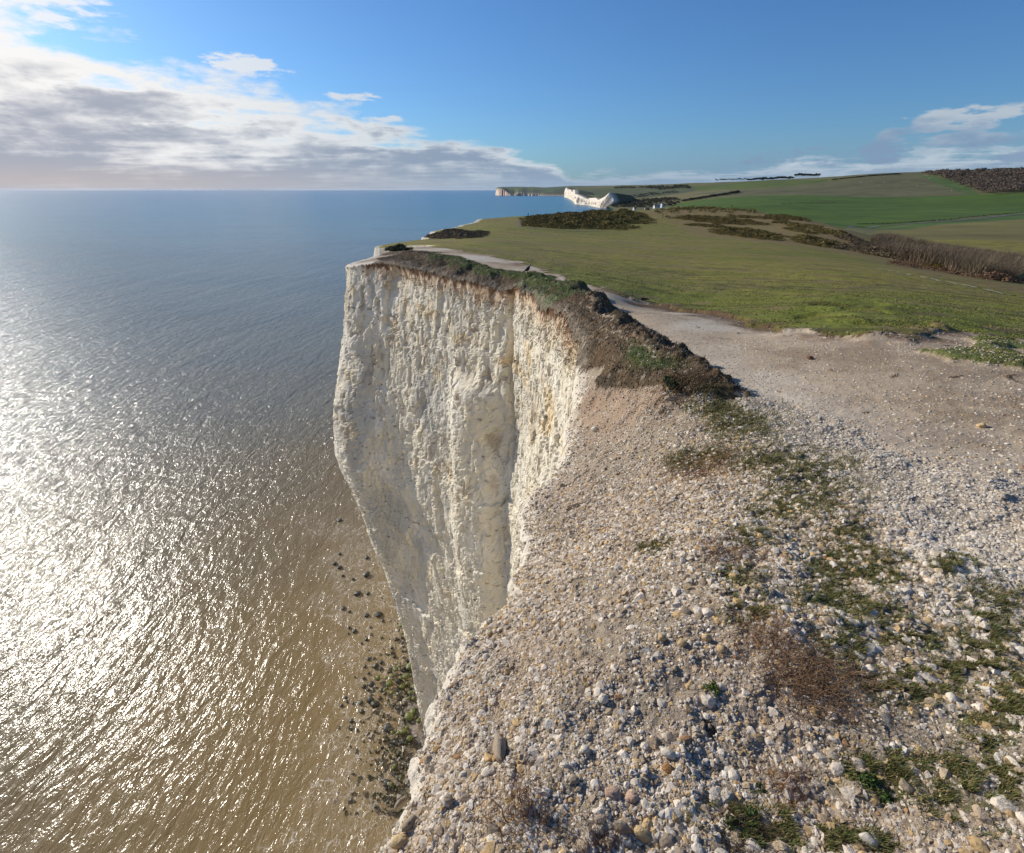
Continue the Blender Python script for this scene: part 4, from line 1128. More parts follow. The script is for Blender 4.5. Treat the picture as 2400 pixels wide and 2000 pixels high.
dry_bush(1840, 1840, 80, .03, 180, 'low mat of curled brown stems above the green plants at the bottom', (0, 0), (132, 92, 60), rad=.0007)
dry_bush(1730, 1960, 110, .05, 160, 'loose dark twigs around the leafy plant at the bottom edge', (.2, .2), (92, 70, 52), rad=.0008)
dry_bush(1640, 1100, 110, .06, 240, 'brown dead stems in the middle of the slope below the grass patch', (.2, .1), (142, 106, 76), rad=.0016)
dry_bush(1690, 1290, 110, .045, 240, 'wispy dead stems left of the long green patches', (.2, 0), (150, 118, 86), rad=.0012)
dry_bush(1600, 905, 90, .16, 220, 'wiry brown bramble stems on the end of the turf bank', (.3, 0), (112, 92, 68), rad=.0035)
dry_bush(1450, 1290, 70, .03, 80, 'few thin dry stems in the pale rubble at the centre', (.2, 0), (150, 118, 86), rad=.0010)

def leafy(name, C_, Rd, n, ls, cols, parent=None, mat=None, squash=.8, link=True, fill=.55):
    """clump of small leaf faces around several centres"""
    C_ = np.asarray(C_, float); Rd = np.asarray(Rd, float); w_ = Rd ** 2; w_ = w_ / w_.sum()
    k = R.choice(len(C_), n, p=w_)
    d = R.normal(size=(n, 3)); d /= np.linalg.norm(d, axis=1)[:, None]; d[:, 2] = np.abs(d[:, 2]) * .95 - .12
    rad_ = R.uniform(fill, 1.0, n) * (1 + .28 * fbm(d[:, 0] * 2 + k, d[:, 1] * 2, d[:, 2] * 2, 2))
    p = C_[k] + d * (Rd[k] * rad_)[:, None] * np.array([1, 1, squash])
    a = R.normal(size=(n, 3)); b = np.cross(a, d + R.normal(size=(n, 3)) * .5)
    a = np.cross(b, d + R.normal(size=(n, 3)) * .6); a /= np.linalg.norm(a, axis=1)[:, None] + 1e-9; b /= np.linalg.norm(b, axis=1)[:, None] + 1e-9
    s_ = ls * R.uniform(.5, 1.3, n)[:, None] if np.isscalar(ls) else (ls[k] * R.uniform(.5, 1.3, n))[:, None]
    V_ = np.stack([p - a * s_, p + b * s_ * .6, p + a * s_, p - b * s_ * .6], 1).reshape(-1, 3)
    q = np.arange(n * 4).reshape(n, 4)
    cl_ = cols[R.randint(0, len(cols), n)] * R.uniform(.7, 1.25, (n, 1))
    return mesh(name, V_, q, np.repeat(cl_, 4, 0), False, mat or M_leaf, parent, link)
green3 = np.array([L(70, 90, 44), L(56, 76, 38), L(88, 104, 52)])
def green_plant(px, py, rx, n, label, cols=green3, h=.6):
    p = gp(px, py); q = gp(px + rx, py); rw = np.linalg.norm(q - p)
    root = empty('green_plant', p, label, 'plant')
    cs = [(R.normal() * rw * .4, R.normal() * rw * .4, rw * .10) for _ in range(6)]
    leafy('leaves', cs, [rw * .42] * 6, n, rw * .09, cols, root, M_leaf, h)
    tubes('stem', [np.array([[0, 0, -.01], [c[0] * .5, c[1] * .5, rw * .1], [c[0], c[1], rw * .3]]) for c in cs], [rw * .02] * 6, [L(90, 100, 56)] * 6, M_twig, root, 3)
    return root
green_plant(1665, 1615, 26, 420, 'small bright green sprig at the tail of the biggest twig tangle', np.array([L(112, 122, 50), L(84, 104, 44)]))
green_plant(1765, 1950, 46, 900, 'leafy bright green plant with divided leaves at the bottom edge')
green_plant(2045, 1850, 40, 700, 'low green rosette of leaves right of the curled brown stems')
green_plant(1585, 905, 34, 700, 'dark green leafy plant under the end of the turf bank', np.array([L(52, 66, 38), L(70, 84, 50), L(40, 50, 30)]))
green_plant(1780, 1850, 26, 350, 'small feathery green plant left of the curled brown stems')

# ------------------------------------------------------------------ gorse
gor = 1.4 * np.array([L(80, 78, 44), L(98, 88, 46), L(66, 64, 40), L(120, 102, 50), L(86, 74, 48)])
heath = 1.3 * np.array([L(96, 82, 66), L(78, 70, 54), L(112, 98, 74)])
def gorse_patch(pp, label, h, cols=gor, dens_=1.0, name='gorse_patch', cat='gorse'):
    P_ = plan(pp); lo, hi = P_.min(0), P_.max(0); c0 = P_.mean(0); dist = np.hypot(*c0)
    cell = max(.35, dist * .0042); area = (hi - lo).prod(); n = int(min(6000, area / cell ** 2 * dens_)); 
    x = R.uniform(lo[0], hi[0], n); y = R.uniform(lo[1], hi[1], n)
    e = cell * 4
    e2 = max(e, (hi - lo).min() * .35); wx_ = x + e2 * .7 * fbm(x / e2, y / e2, 3, 4); wy_ = y + e2 * .7 * fbm(x / e2, y / e2, 9, 4)
    m = inpoly(wx_, wy_, P_); x, y = x[m], y[m]
    if len(x) < 4: print('few', label); return
    dd_ = np.minimum(pdist(x, y, P_), 99); hh = h * (.45 + .55 * sst(dd_, 0, cell * 5)) * np.maximum(.1, 1 + 1.0 * fbm(x / (cell * 5), y / (cell * 5), 6, 3))
    C_ = on_ground(x, y); C_[:, 2] += hh * .35
    base = np.array([c0[0], c0[1], H([c0[0]], [c0[1]])[0] + CZ])
    rd = np.maximum(hh * .75, cell * .9) * R.uniform(.7, 1.2, len(x))
    root = empty(name, base, label, cat)
    leafy('foliage', C_ - base, rd, int(len(x) * 44), rd * .16, cols, root, M_leaf, .75)
    print(name, len(x), round(dist))
gorse_patch([(1222, 524), (1260, 532), (1330, 538), (1400, 536), (1480, 531), (1492, 524), (1524, 515), (1518, 505), (1480, 498), (1420, 497), (1360, 501), (1300, 504), (1240, 509), (1228, 515)], 'largest dark gorse thicket on the headland, in front of the distant white cliffs', 1.3)
gorse_patch([(1528, 502), (1560, 506), (1600, 503), (1700, 503), (1780, 503), (1815, 507), (1800, 498), (1740, 493), (1640, 490), (1560, 491), (1530, 496)], 'long dark gorse band along the crest in front of the green field', 1.2)
gorse_patch([(1572, 513), (1620, 518), (1680, 524), (1760, 528), (1800, 527), (1775, 519), (1700, 512), (1640, 508), (1590, 508)], 'gorse band just below the crest band, beside the grassy ride', 1.1)
gorse_patch([(1665, 541), (1700, 553), (1760, 560), (1830, 565), (1843, 556), (1810, 547), (1760, 540), (1700, 534)], 'yellowish gorse clump nearest the meadow, left of its neighbour', 1.0)
gorse_patch([(1850, 556), (1875, 570), (1930, 580), (1985, 583), (1975, 573), (1930, 563), (1880, 552)], 'yellowish gorse clump right of the one nearest the meadow', .9)
gorse_patch([(1820, 520), (1850, 530), (1878, 534), (1870, 526), (1840, 518)], 'small dark gorse clump on the slope under the crest, upper one of two', .9)
gorse_patch([(1835, 538), (1880, 546), (1905, 548), (1880, 538), (1850, 532)], 'small dark gorse clump on the slope, lower one of two', .9)
gorse_patch([(1795, 512), (1840, 515), (1890, 520), (1900, 517), (1850, 508), (1805, 505)], 'thin gorse strip at the right end of the crest', 1.0)
gorse_patch([(1910, 545), (1960, 552), (2005, 562), (2000, 553), (1960, 543), (1920, 538)], 'dark scrub strip on the slope above the bare thicket', 1.1)
gorse_patch([(1870, 530), (1905, 538), (1925, 538), (1900, 528)], 'little gorse bush group between the slope clumps', .9)
gorse_patch([(2010, 592), (2060, 602), (2140, 615), (2180, 625), (2170, 612), (2100, 598), (2030, 584)], 'dark brambles along the foot of the meadow before the bare thicket', 1.1, heath)
gorse_patch([(1700, 505), (1760, 509), (1830, 514), (1850, 519), (1790, 515), (1720, 510)], 'thin dark gorse line filling the gap under the crest band', .9)
gorse_patch([(1880, 560), (1930, 566), (1990, 575), (2030, 588), (2010, 592), (1940, 580), (1890, 572)], 'straggling heather and bramble strip at the meadow edge left of the thicket', .7, heath)
gorse_patch([(1960, 548), (2010, 560), (2060, 580), (2070, 595), (2020, 580), (1980, 562)], 'brown scrub joining the slope clumps to the bare thicket', 1.0, heath)
gorse_patch([(1600, 527), (1650, 531), (1700, 536), (1740, 538), (1690, 530), (1640, 526)], 'low sparse gorse scatter above the yellowish clumps', .6)
gorse_patch([(2178, 630), (2215, 637), (2225, 630), (2200, 620), (2180, 622)], 'yellow flowering gorse bush at the lower edge of the bare thicket', .9, np.array([L(120, 100, 44), L(84, 74, 38)]))
gorse_patch([(2230, 636), (2300, 655), (2400, 684), (2400, 668), (2320, 645), (2240, 624)], 'reddish dead undergrowth in front of the bare thicket at the right edge', 1.0, np.array([L(122, 94, 78), L(96, 74, 62), L(110, 90, 60)]))
gorse_patch([(1010, 547), (1040, 548), (1080, 545), (1150, 543), (1140, 549), (1100, 560), (1060, 560), (1000, 555)], 'dark heathery scrub on the coastal slope at the meadow edge', .55, heath)
gorse_patch([(1026, 542), (1060, 540), (1085, 541), (1070, 546), (1035, 546)], 'dark scrub on the small promontory at the meadow edge', .8, heath)
gorse_patch([(912, 588), (925, 583), (955, 582), (960, 588), (940, 592), (920, 592)], 'lone dark shrub on the turf by the farther white cliff', .55, np.array([L(46, 52, 34), L(60, 66, 40)]), 2.5, 'shrub', 'shrub')
gorse_patch([(2200, 768), (2205, 775), (2228, 775), (2230, 768), (2215, 764)], 'small dark tussock casting a shadow at the meadow edge on the right', .12, np.array([L(48, 50, 30), L(70, 66, 40)]), 1, 'tussock', 'tussock')

# bare thicket in the combe
n = 150000; az_ = R.uniform(.67, .98, n); y = R.uniform(58, 235, n); x = az_ * y
z_ = H(x, y); 
# keep those that belong to the combe
pxp = 1200 + F * x / (y * CP - z_ * SP); pyp = 1000 - F * (y * SP + z_ * CP) / (y * CP - z_ * SP)
Pth = plan([(2050, 598), (2110, 612), (2200, 632), (2300, 656), (2500, 705)])
dtop = np.interp(x / y, [.60, .72, .80, .90, 1.1], [235, 235, 230, 210, 190])
dlow = np.interp(x / y, [p[0] / p[1] for p in Pth], [p[1] for p in Pth])
m = (y > dlow + 2) & (y < dtop) & (fbm(x / 9, y / 9, 8, 3) > -.6)
x, y = x[m], y[m]; n = len(x)
hgt = (3.2 + 1.3 * fbm(x / 12, y / 12, 3, 3)) * R.uniform(.55, 1.1, n) * sst(x / y, .665, .72)
zt_ = np.interp(x / y, [.66, .70, .79, .86, .96], [-.0755, -.071, -.071, -.088, -.114]) * y * (1 - .22 * fbm(x / 9, y / 9, 30, 3)); hgt = np.minimum(hgt, (zt_ - H(x, y)) * R.uniform(.6, 1.08, n)); mm = hgt > .4; x, y, hgt = x[mm], y[mm], hgt[mm]; n = len(x); print('thicket', n)
u = R.rand(n); ct = np.tile(L(116, 100, 82), (n, 1)); ct[u < .35] = L(92, 80, 66); ct[u > .8] = L(134, 118, 98)
tone = sst(fbm(x / 20, y / 20, 15, 3), -.3, .4)[:, None]; ct = ct * (1 - .25 * tone) + L(96, 92, 58) * .25 * tone
blades('bare_thicket', on_ground(x, y), hgt, .00034 * y, ct * R.uniform(.75, 1.2, (n, 1)), .9, M_twig, 2, 'stuff', 'dense thicket of bare brown saplings filling the hollow', wind=(.1, .0))

# far woodland and scrub as masses of crowns
def woodland(name, pp, h, n, cols, label, ls=.13):
    P_ = plan(pp); lo, hi = P_.min(0), P_.max(0); x = R.uniform(lo[0], hi[0], n * 4); y = R.uniform(lo[1], hi[1], n * 4)
    m = inpoly(x, y, P_); x, y = x[m][:n], y[m][:n]
    if len(x) < 3: print('none', label); return
    C_ = on_ground(x, y); C_[:, 2] += h * .4; rd = h * R.uniform(.5, .95, len(x))
    o = leafy(name, C_, rd, len(x) * 110, rd * ls, cols, None, M_leaf, .8)
    print(name, len(x)); return tag(o, label, None, None, 'stuff')
wd3 = np.array([L(112, 96, 84), L(92, 80, 72), L(76, 70, 60), L(126, 108, 92)])
woodland('woodland', [(2160, 411), (2200, 416), (2240, 428), (2280, 450), (2300, 458), (2400, 452), (2600, 448), (2600, 398), (2400, 404), (2260, 408), (2200, 406)], 11, 900, wd3, 'bare brown winter woodland covering the hilltop at right')
dkc = np.array([L(62, 66, 52), L(50, 54, 44), L(78, 76, 60)])
woodland('scrub_belt', [(1430, 478), (1480, 470), (1560, 466), (1590, 470), (1600, 478), (1560, 486), (1500, 489), (1440, 489)], 7, 420, dkc, 'dark trees and scrub round the houses at the gap in the cliffs')
woodland('scrub_belt', [(1470, 461), (1520, 454), (1580, 448), (1590, 452), (1540, 458), (1490, 466)], 5, 150, dkc, 'dark scrub patch on the brown slope above the houses')
woodland('scrub_belt', [(1440, 441.5), (1520, 438.5), (1610, 437), (1620, 442), (1560, 446), (1500, 441.5), (1440, 443.5)], 8, 260, dkc, 'long dark scrub belt below the far skyline')
woodland('scrub_belt', [(1830, 478), (1880, 476), (1960, 474), (1960, 476.5), (1880, 480), (1835, 483)], 1.2, 120, np.array([L(80, 78, 62), L(104, 98, 80)]), 'thin line of scrub and rough ground crossing the green field')
hedge_px = [(1600, 474), (1640, 468), (1680, 461), (1715, 455), (1730, 452)]
def hedge(pp, h, k, label, cols=dkc):
    P_ = plan(pp); t_ = np.linspace(0, len(P_) - 1.001, k); i = t_.astype(int); f_ = (t_ - i)[:, None]; q = P_[i] * (1 - f_) + P_[i + 1] * f_ + R.normal(size=(k, 2)) * .5
    C_ = on_ground(q[:, 0], q[:, 1]); C_[:, 2] += h * .4; base = C_[0].copy(); root = empty('hedge', base, label, 'hedge')
    leafy('foliage', C_ - base, h * R.uniform(.6, 1.1, k), k * 26, h * .25, cols, root, M_leaf, .9)
hedge(hedge_px, 5, 170, 'straight dark hedge climbing from the houses between the brown and green fields')
hedge([(1950, 424), (2010, 417), (2060, 412), (2110, 409)], 3.5, 130, 'dark hedge along the skyline above the pale hill field')
hedge([(2010, 526), (2100, 524), (2200, 518), (2300, 508), (2400, 499)], 1.1, 150, 'dark field edge following the upper side of the lane')

# lane in the valley
def ribbon(name, pp, wd_, col_, mat, dz):
    P_ = plan(pp); t_ = np.linspace(0, len(P_) - 1.001, 60); i = t_.astype(int); f_ = (t_ - i)[:, None]; q = P_[i] * (1 - f_) + P_[i + 1] * f_
    T = np.gradient(q, axis=0); T /= np.linalg.norm(T, axis=1)[:, None]; N = np.stack([-T[:, 1], T[:, 0]], 1)
    a = q + N * wd_; b = q - N * wd_; VV = np.empty((120, 3)); VV[0::2, :2] = a; VV[1::2, :2] = b
    VV[:, 2] = H(VV[:, 0], VV[:, 1]) + CZ + dz
    I = np.arange(59) * 2; return tag(mesh(name, VV, np.stack([I, I + 1, I + 3, I + 2], 1), np.tile(col_, (120, 1)), True, mat), kind='structure')
ribbon('lane', [(1985, 531), (2060, 529), (2150, 524), (2250, 517), (2330, 509), (2400, 502), (2500, 492)], 2.2, L(112, 108, 104), M_plain, .25)
ribbon('chalk_track', [(2060, 631), (2120, 642), (2180, 654), (2230, 664), (2300, 678), (2400, 700)], .16, L(168, 156, 132), M_path, .03)
ribbon('chalk_track', [(1215, 516), (1212, 522), (1222, 530), (1260, 536), (1330, 542), (1420, 541)], .8, L(118, 104, 78), M_path, .06)

# ------------------------------------------------------------------ distant white cliffs
cols_ = [(1421, 489, 1424, 487), (1419, 488.8, 1431, 478), (1416, 488.5, 1439, 470), (1413, 488.2, 1435, 462), (1410, 488, 1428, 452), (1405, 487.5, 1418, 461), (1398, 486, 1402, 469.5), (1390, 484.2, 1396, 464),
         (1381, 482, 1381, 464.5), (1375, 481, 1378, 468), (1360, 480, 1363, 461), (1349, 479.3, 1354, 457), (1346, 476, 1347.5, 455.5), (1345, 474, 1347, 446.5), (1343, 471.5, 1343.5, 445), (1339, 469, 1341, 452),
         (1336, 467, 1337, 444.5), (1334, 465.8, 1331.5, 444.5), (1330, 464, 1331, 446), (1326, 463, 1327, 440), (1322, 462.5, 1324, 445)]
cc_ = np.array(cols_, float); t_ = np.linspace(0, len(cc_) - 1.001, 260); i = t_.astype(int); f_ = (t_ - i)[:, None]; cc_ = cc_[i] * (1 - f_) + cc_[i + 1] * f_
rows_ = 14; VV = []; CC = []
for k, (bx_, by_, tx_, ty_) in enumerate(cc_):
    B = np.array(pz(bx_, by_, -CZ)); T_ = np.array(py_(tx_, ty_, B[1] + 6))
    for j in range(rows_):
        f = j / (rows_ - 1); q = B * (1 - f) + T_ * f
        jit = 7 * fbm(np.array([k * .35]), np.array([f * .8]), 2., 4)[0] * math.sin(math.pi * min(1, f + .1)); q[0] += -jit; q[1] -= jit * .6
        VV.append(q + (0, 0, CZ)); CC.append(L(222, 210, 192) * (1 + .10 * R.normal()))
    for dx_, dz_ in ((25, -1.0), (90, -9), (140, -40)):
        VV.append(T_ + (dx_, dx_ * .9, dz_) + np.array((0, 0, CZ))); CC.append(L(84, 88, 60))
nR_ = rows_ + 3; I = np.arange(len(VV)).reshape(-1, nR_); q = np.stack([I[:-1, :-1], I[:-1, 1:], I[1:, 1:], I[1:, :-1]], -1).reshape(-1, 4)
tag(mesh('distant_chalk_cliffs', np.array(VV), q, np.array(CC), False, M_farchalk), kind='structure')
# dark strand below them
# far headland across the bay
hp = [(1161, 457.8, 457.0, 456), (1163, 458, 443, 441.5), (1168, 458.5, 442, 439.5), (1178, 458.8, 443.5, 439), (1188, 459, 450, 438.8), (1194, 459.2, 455, 438.8), (1205, 459.2, 458.2, 438.6), (1214, 459.2, 453, 438.7), (1224, 459.2, 453, 438.8), (1235, 459.2, 456, 439), (1250, 459.3, 455.5, 439),
      (1262, 459.3, 456.5, 439.6), (1275, 459.5, 458, 440), (1300, 459.6, 458.6, 440.5), (1325, 459.7, 459, 441), (1360, 459.8, 459.2, 441)]
hp = np.array(hp); xs_ = np.linspace(1161, 1360, 160); VV, CC = [], []
for k, x_ in enumerate(xs_):
    by_, cy_, ry_ = [np.interp(x_, hp[:, 0], hp[:, c_]) for c_ in (1, 2, 3)]
    B = np.array(pz(x_, by_, -CZ)); y0 = B[1]; Tc = np.array(py_(x_, cy_, y0 + 15))
    jit = 35 * fbm(np.array([k * .4]), np.array([1.0]), 2., 3)[0]
    for f in (0, .33, .66, 1): VV.append(B * (1 - f) + Tc * f + (0, jit * (1 if f not in (1,) else .5), CZ)); CC.append(L(206, 184, 168) * (1 + .12 * R.normal()) if f < 1 else L(150, 140, 118))
    for m_ in range(1, 9):
        f = m_ / 8; yy = y0 + 15 + 1200 * f; pyk = cy_ + (ry_ - cy_) * (f ** .6); Q_ = np.array(py_(x_, pyk, yy)); VV.append(Q_ + (0, 0, CZ + 2))
        g_ = fbm(np.array([x_ / 26.]), np.array([f * 2.2]), 5., 3)[0]; CC.append(L(84, 88, 66) if g_ < .1 - f * .25 else L(92, 108, 70))
    Q_ = np.array(py_(x_, ry_, y0 + 1300)); VV.append(Q_ + (0, 0, CZ - 60)); CC.append(L(90, 100, 70))
nR_ = 13; I = np.arange(len(VV)).reshape(-1, nR_); q = np.stack([I[:-1, :-1], I[:-1, 1:], I[1:, 1:], I[1:, :-1]], -1).reshape(-1, 4)
tag(mesh('far_headland', np.array(VV), q, np.array(CC), False, M_farchalk), kind='structure')
# hills on the skyline behind
VV, CC = [], []
for k, x_ in enumerate(np.linspace(1180, 2500, 140)):
    ry_ = np.interp(x_, [1180, 1240, 1330, 1420, 1500, 1560, 1620, 2500], [446, 441.5, 437, 435, 434.2, 434.8, 436, 436]) + .5 * math.sin(k * .3)
    a_ = np.array(py_(x_, 447, 12500)); b_ = np.array(py_(x_, ry_, 14000)); c2 = np.array(py_(x_, ry_, 15500))
    for q_, dz_ in ((a_, -40), (b_, 0), (c2, -100)): VV.append(q_ + (0, 0, CZ + dz_)); CC.append(L(84, 94, 74))
I = np.arange(len(VV)).reshape(-1, 3); q = np.stack([I[:-1, :-1], I[:-1, 1:], I[1:, 1:], I[1:, :-1]], -1).reshape(-1, 4)
tag(mesh('distant_hills', np.array(VV), q, np.array(CC), True, M_field), kind='structure')

# ------------------------------------------------------------------ houses at the gap
def house(px, py, y, wd_, dp, hw, hr, wallc, roofc, label, rz=0.0, tower=False):
    q = np.array(py_(px, py, y)); z = max(H([q[0]], [q[1]])[0], q[2]); 
    root = empty('house', (q[0], q[1], q[2] + CZ), label, 'house', rz=rz)
    a, b = wd_ / 2, dp / 2
    V_ = [(-a, -b, -4), (a, -b, -4), (a, b, -4), (-a, b, -4), (-a, -b, hw), (a, -b, hw), (a, b, hw), (-a, b, hw), (-a, 0, hw + hr), (a, 0, hw + hr)]
    F_ = [(0, 1, 5, 4), (2, 3, 7, 6), (1, 2, 6, 9, 5), (3, 0, 4, 8, 7)]
    mesh('wall', V_, F_, np.tile(wallc, (10, 1)), False, M_plain, root)
    e = .5
    V_ = [(-a - e, -b - e, hw - .3), (a + e, -b - e, hw - .3), (a + e, 0, hw + hr + .1), (-a - e, 0, hw + hr + .1), (a + e, b + e, hw - .3), (-a - e, b + e, hw - .3),
          (-a - e, -b - e, hw - .6), (a + e, -b - e, hw - .6), (a + e, b + e, hw - .6), (-a - e, b + e, hw - .6)]
    F_ = [(0, 1, 2, 3), (3, 2, 4, 5), (0, 6, 7, 1), (5, 4, 8, 9)]
    rf = mesh('roof', V_, F_, np.tile(roofc, (10, 1)), False, M_plain, root)
    c_ = a * .6; V_ = [(c_ + i_, j_, k_) for k_ in (hw + hr * .5, hw + hr + 1.4) for i_, j_ in ((-.5, -.5), (.5, -.5), (.5, .5), (-.5, .5))]
    mesh('chimney', V_, [(0, 1, 5, 4), (1, 2, 6, 5), (2, 3, 7, 6), (3, 0, 4, 7), (4, 5, 6, 7)], np.tile(wallc * .7, (8, 1)), False, M_plain, rf)
    for k in range(3):
        wx_ = -a * .6 + a * .6 * k; V_ = [(wx_ - .5, -b - .05, hw * .35), (wx_ + .5, -b - .05, hw * .35), (wx_ + .5, -b - .05, hw * .75), (wx_ - .5, -b - .05, hw * .75)]
        mesh('window', V_, [(0, 1, 2, 3)], np.tile(L(50, 54, 60), (4, 1)), False, M_plain, root)
wl, rf_ = L(214, 212, 206), L(96, 84, 80)
house(1552, 485.5, 1180, 5.5, 6, 6.2, 1.5, L(190, 205, 220), rf_, 'narrow pale blue-white house, tallest of the group at the cliff gap', .3)
house(1538, 486.5, 1170, 11, 8, 2.6, 3.2, wl, L(150, 140, 134), 'white house with a broad pale roof left of the tallest one', .2)
house(1583, 476.5, 1420, 6, 7, 4.2, 2.5, wl, rf_, 'white gabled house standing alone higher up among dark trees', -.6)
house(1487, 491.0, 1110, 6, 5, 2.8, 2, wl, rf_, 'small white house at the left end of the group, near the gorse', .5)
house(1516, 490.0, 1120, 9, 5, 1.8, 1.2, L(170, 164, 154), L(120, 112, 104), 'low grey shed between the small white house and the broad roof', .1)
# skyline pines
def pine(root_name, h, spread, link_to, seed, label, group, loc, flat=.45):
    root = empty(root_name, loc, label, 'tree', group)
    r_ = np.random.RandomState(seed)
    paths = [np.array([[0, 0, -1], [.1, 0, h * .4], [0, .1, h * .8]])] + [np.array([[0, 0, h * .6], [r_.uniform(-1, 1) * spread * .5, r_.uniform(-1, 1) * spread * .5, h * .85]]) for _ in range(4)]
    tubes('trunk', paths, [h * .028] + [h * .012] * 4, [L(60, 54, 48)] * 5, M_twig, root, 5)
    cs = [(r_.uniform(-.6, .6) * spread, r_.uniform(-.6, .6) * spread, h * r_.uniform(.75, .95)) for _ in range(7)]
    leafy('crown', cs, [spread * .55] * 7, 260, spread * .16, np.array([L(44, 54, 44), L(56, 64, 48)]), root, M_leaf, flat)
    return root
def copy_thing(o, loc, rz, sc=1.0, label=None):
    c = o.copy(); COL.objects.link(c); c.location = loc; c.rotation_euler[2] = rz; c.scale = (sc, sc, sc)
    if label: c['label'] = label
    for ch in o.children:
        d = ch.copy(); COL.objects.link(d); d.parent = c
        for g in ch.children:
            e = g.copy(); COL.objects.link(e); e.parent = d
    return c
lab_row = 'flat-topped pine with a thin bare trunk in the skyline row'
first = None
for k in range(17):
    px = 1678 + k * 4.2 + R.uniform(-1, 1); p = np.array(py_(px, 429.6 - k * .14, 2350)); loc = (p[0], p[1], p[2] + CZ - 1)
    if first is None: first = pine('pine_tree', 17, 6, None, 5, lab_row, 'row of flat-topped pines on the skyline', loc)
    else: copy_thing(first, loc, R.uniform(0, 6), R.uniform(.85, 1.08))
lab_c = 'dense dark pine in the compact clump on the skyline right of the row'
f2 = None
for k in range(22):
    px = 1862 + k * 2.6; p = np.array(py_(px, 421.5 + R.uniform(-.5, .6), 2100 + R.uniform(-20, 20))); loc = (p[0], p[1], p[2] + CZ - 1)
    if f2 is None: f2 = pine('pine_tree', 20, 6.5, None, 9, lab_c, 'clump of dense pines on the skyline', loc, 1.2)
    else: copy_thing(f2, loc, R.uniform(0, 6), R.uniform(.85, 1.1))
lab_b = 'rounded bare tree in the skyline belt between the pine row and the clump'
f3 = None
for k in range(26):
    px = 1752 + k * 4.2 + R.uniform(-1, 1); p = np.array(py_(px, 427.8 - k * .20, 2250)); loc = (p[0], p[1], p[2] + CZ - 1)
    if f3 is None: f3 = pine('bare_tree', 13, 9, None, 12, lab_b, 'belt of rounded trees on the skyline', loc, 1.0)
    else: copy_thing(f3, loc, R.uniform(0, 6), R.uniform(.7, 1.25))
f4 = None
for k in range(14):
    px = 2225 + k * 13 + R.uniform(-4, 4); p = np.array(py_(px, np.interp(px, [2200, 2400], [404.5, 402]), 1480)); loc = (p[0], p[1], p[2] + CZ - 2)
    if f4 is None: f4 = pine('bare_tree', 7, 4.5, None, 15, 'small dark tree on the skyline behind the hilltop woodland', 'trees behind the hilltop woodland', loc, 1.0)
    else: copy_thing(f4, loc, R.uniform(0, 6), R.uniform(.7, 1.4))

# sheep on the pale hill field
def sheep(loc, first=[None]):
    if first[0] is None:
        root = empty('sheep', loc, 'white sheep grazing on the pale hillside field below the woodland', 'sheep', 'sheep grazing on the hillside')
        v, f = ico(2); v = v * (1 + .06 * fbm(v[:, 0] * 3, v[:, 1] * 3, v[:, 2] * 3, 2))[:, None] * np.array([.62, .34, .36]) + (0, 0, .68)
        # one body: fleece, neck and lowered head drawn out of the same surface
        k = v[:, 0] > .35; v[k] += np.outer(np.clip((v[k, 0] - .35) / .27, 0, 1) ** 1.5, (.30, 0, -.12)); v[k, 1] *= .55
        mesh('body', v, f, np.tile(L(222, 214, 198), (len(v), 1)), True, M_plain, root)
        for sx in (-.32, .32):
            for sy in (-.15, .15):
                tubes('leg', [np.array([[sx, sy, .5], [sx + .02, sy, .25], [sx, sy, 0]])], [.06], [L(90, 84, 76)], M_plain, root, 5)
        first[0] = root; return root
    return copy_thing(first[0], loc, R.uniform(0, 6.28), R.uniform(.9, 1.25))
for px, py in [(2118, 428), (2120, 427), (2162, 431), (2168, 431), (2177, 419), (2182, 418), (2128, 423), (2149, 437), (2208, 439), (2230, 448), (2170, 413), (2081, 420), (2072, 429), (2060, 436), (2203, 417), (2257, 434), (2185, 412), (2017, 430), (2040, 424), (2100, 415)]:
    p = plan([(px, py)])[0]; z = H([p[0]], [p[1]])[0]; sheep((p[0], p[1], z + CZ))

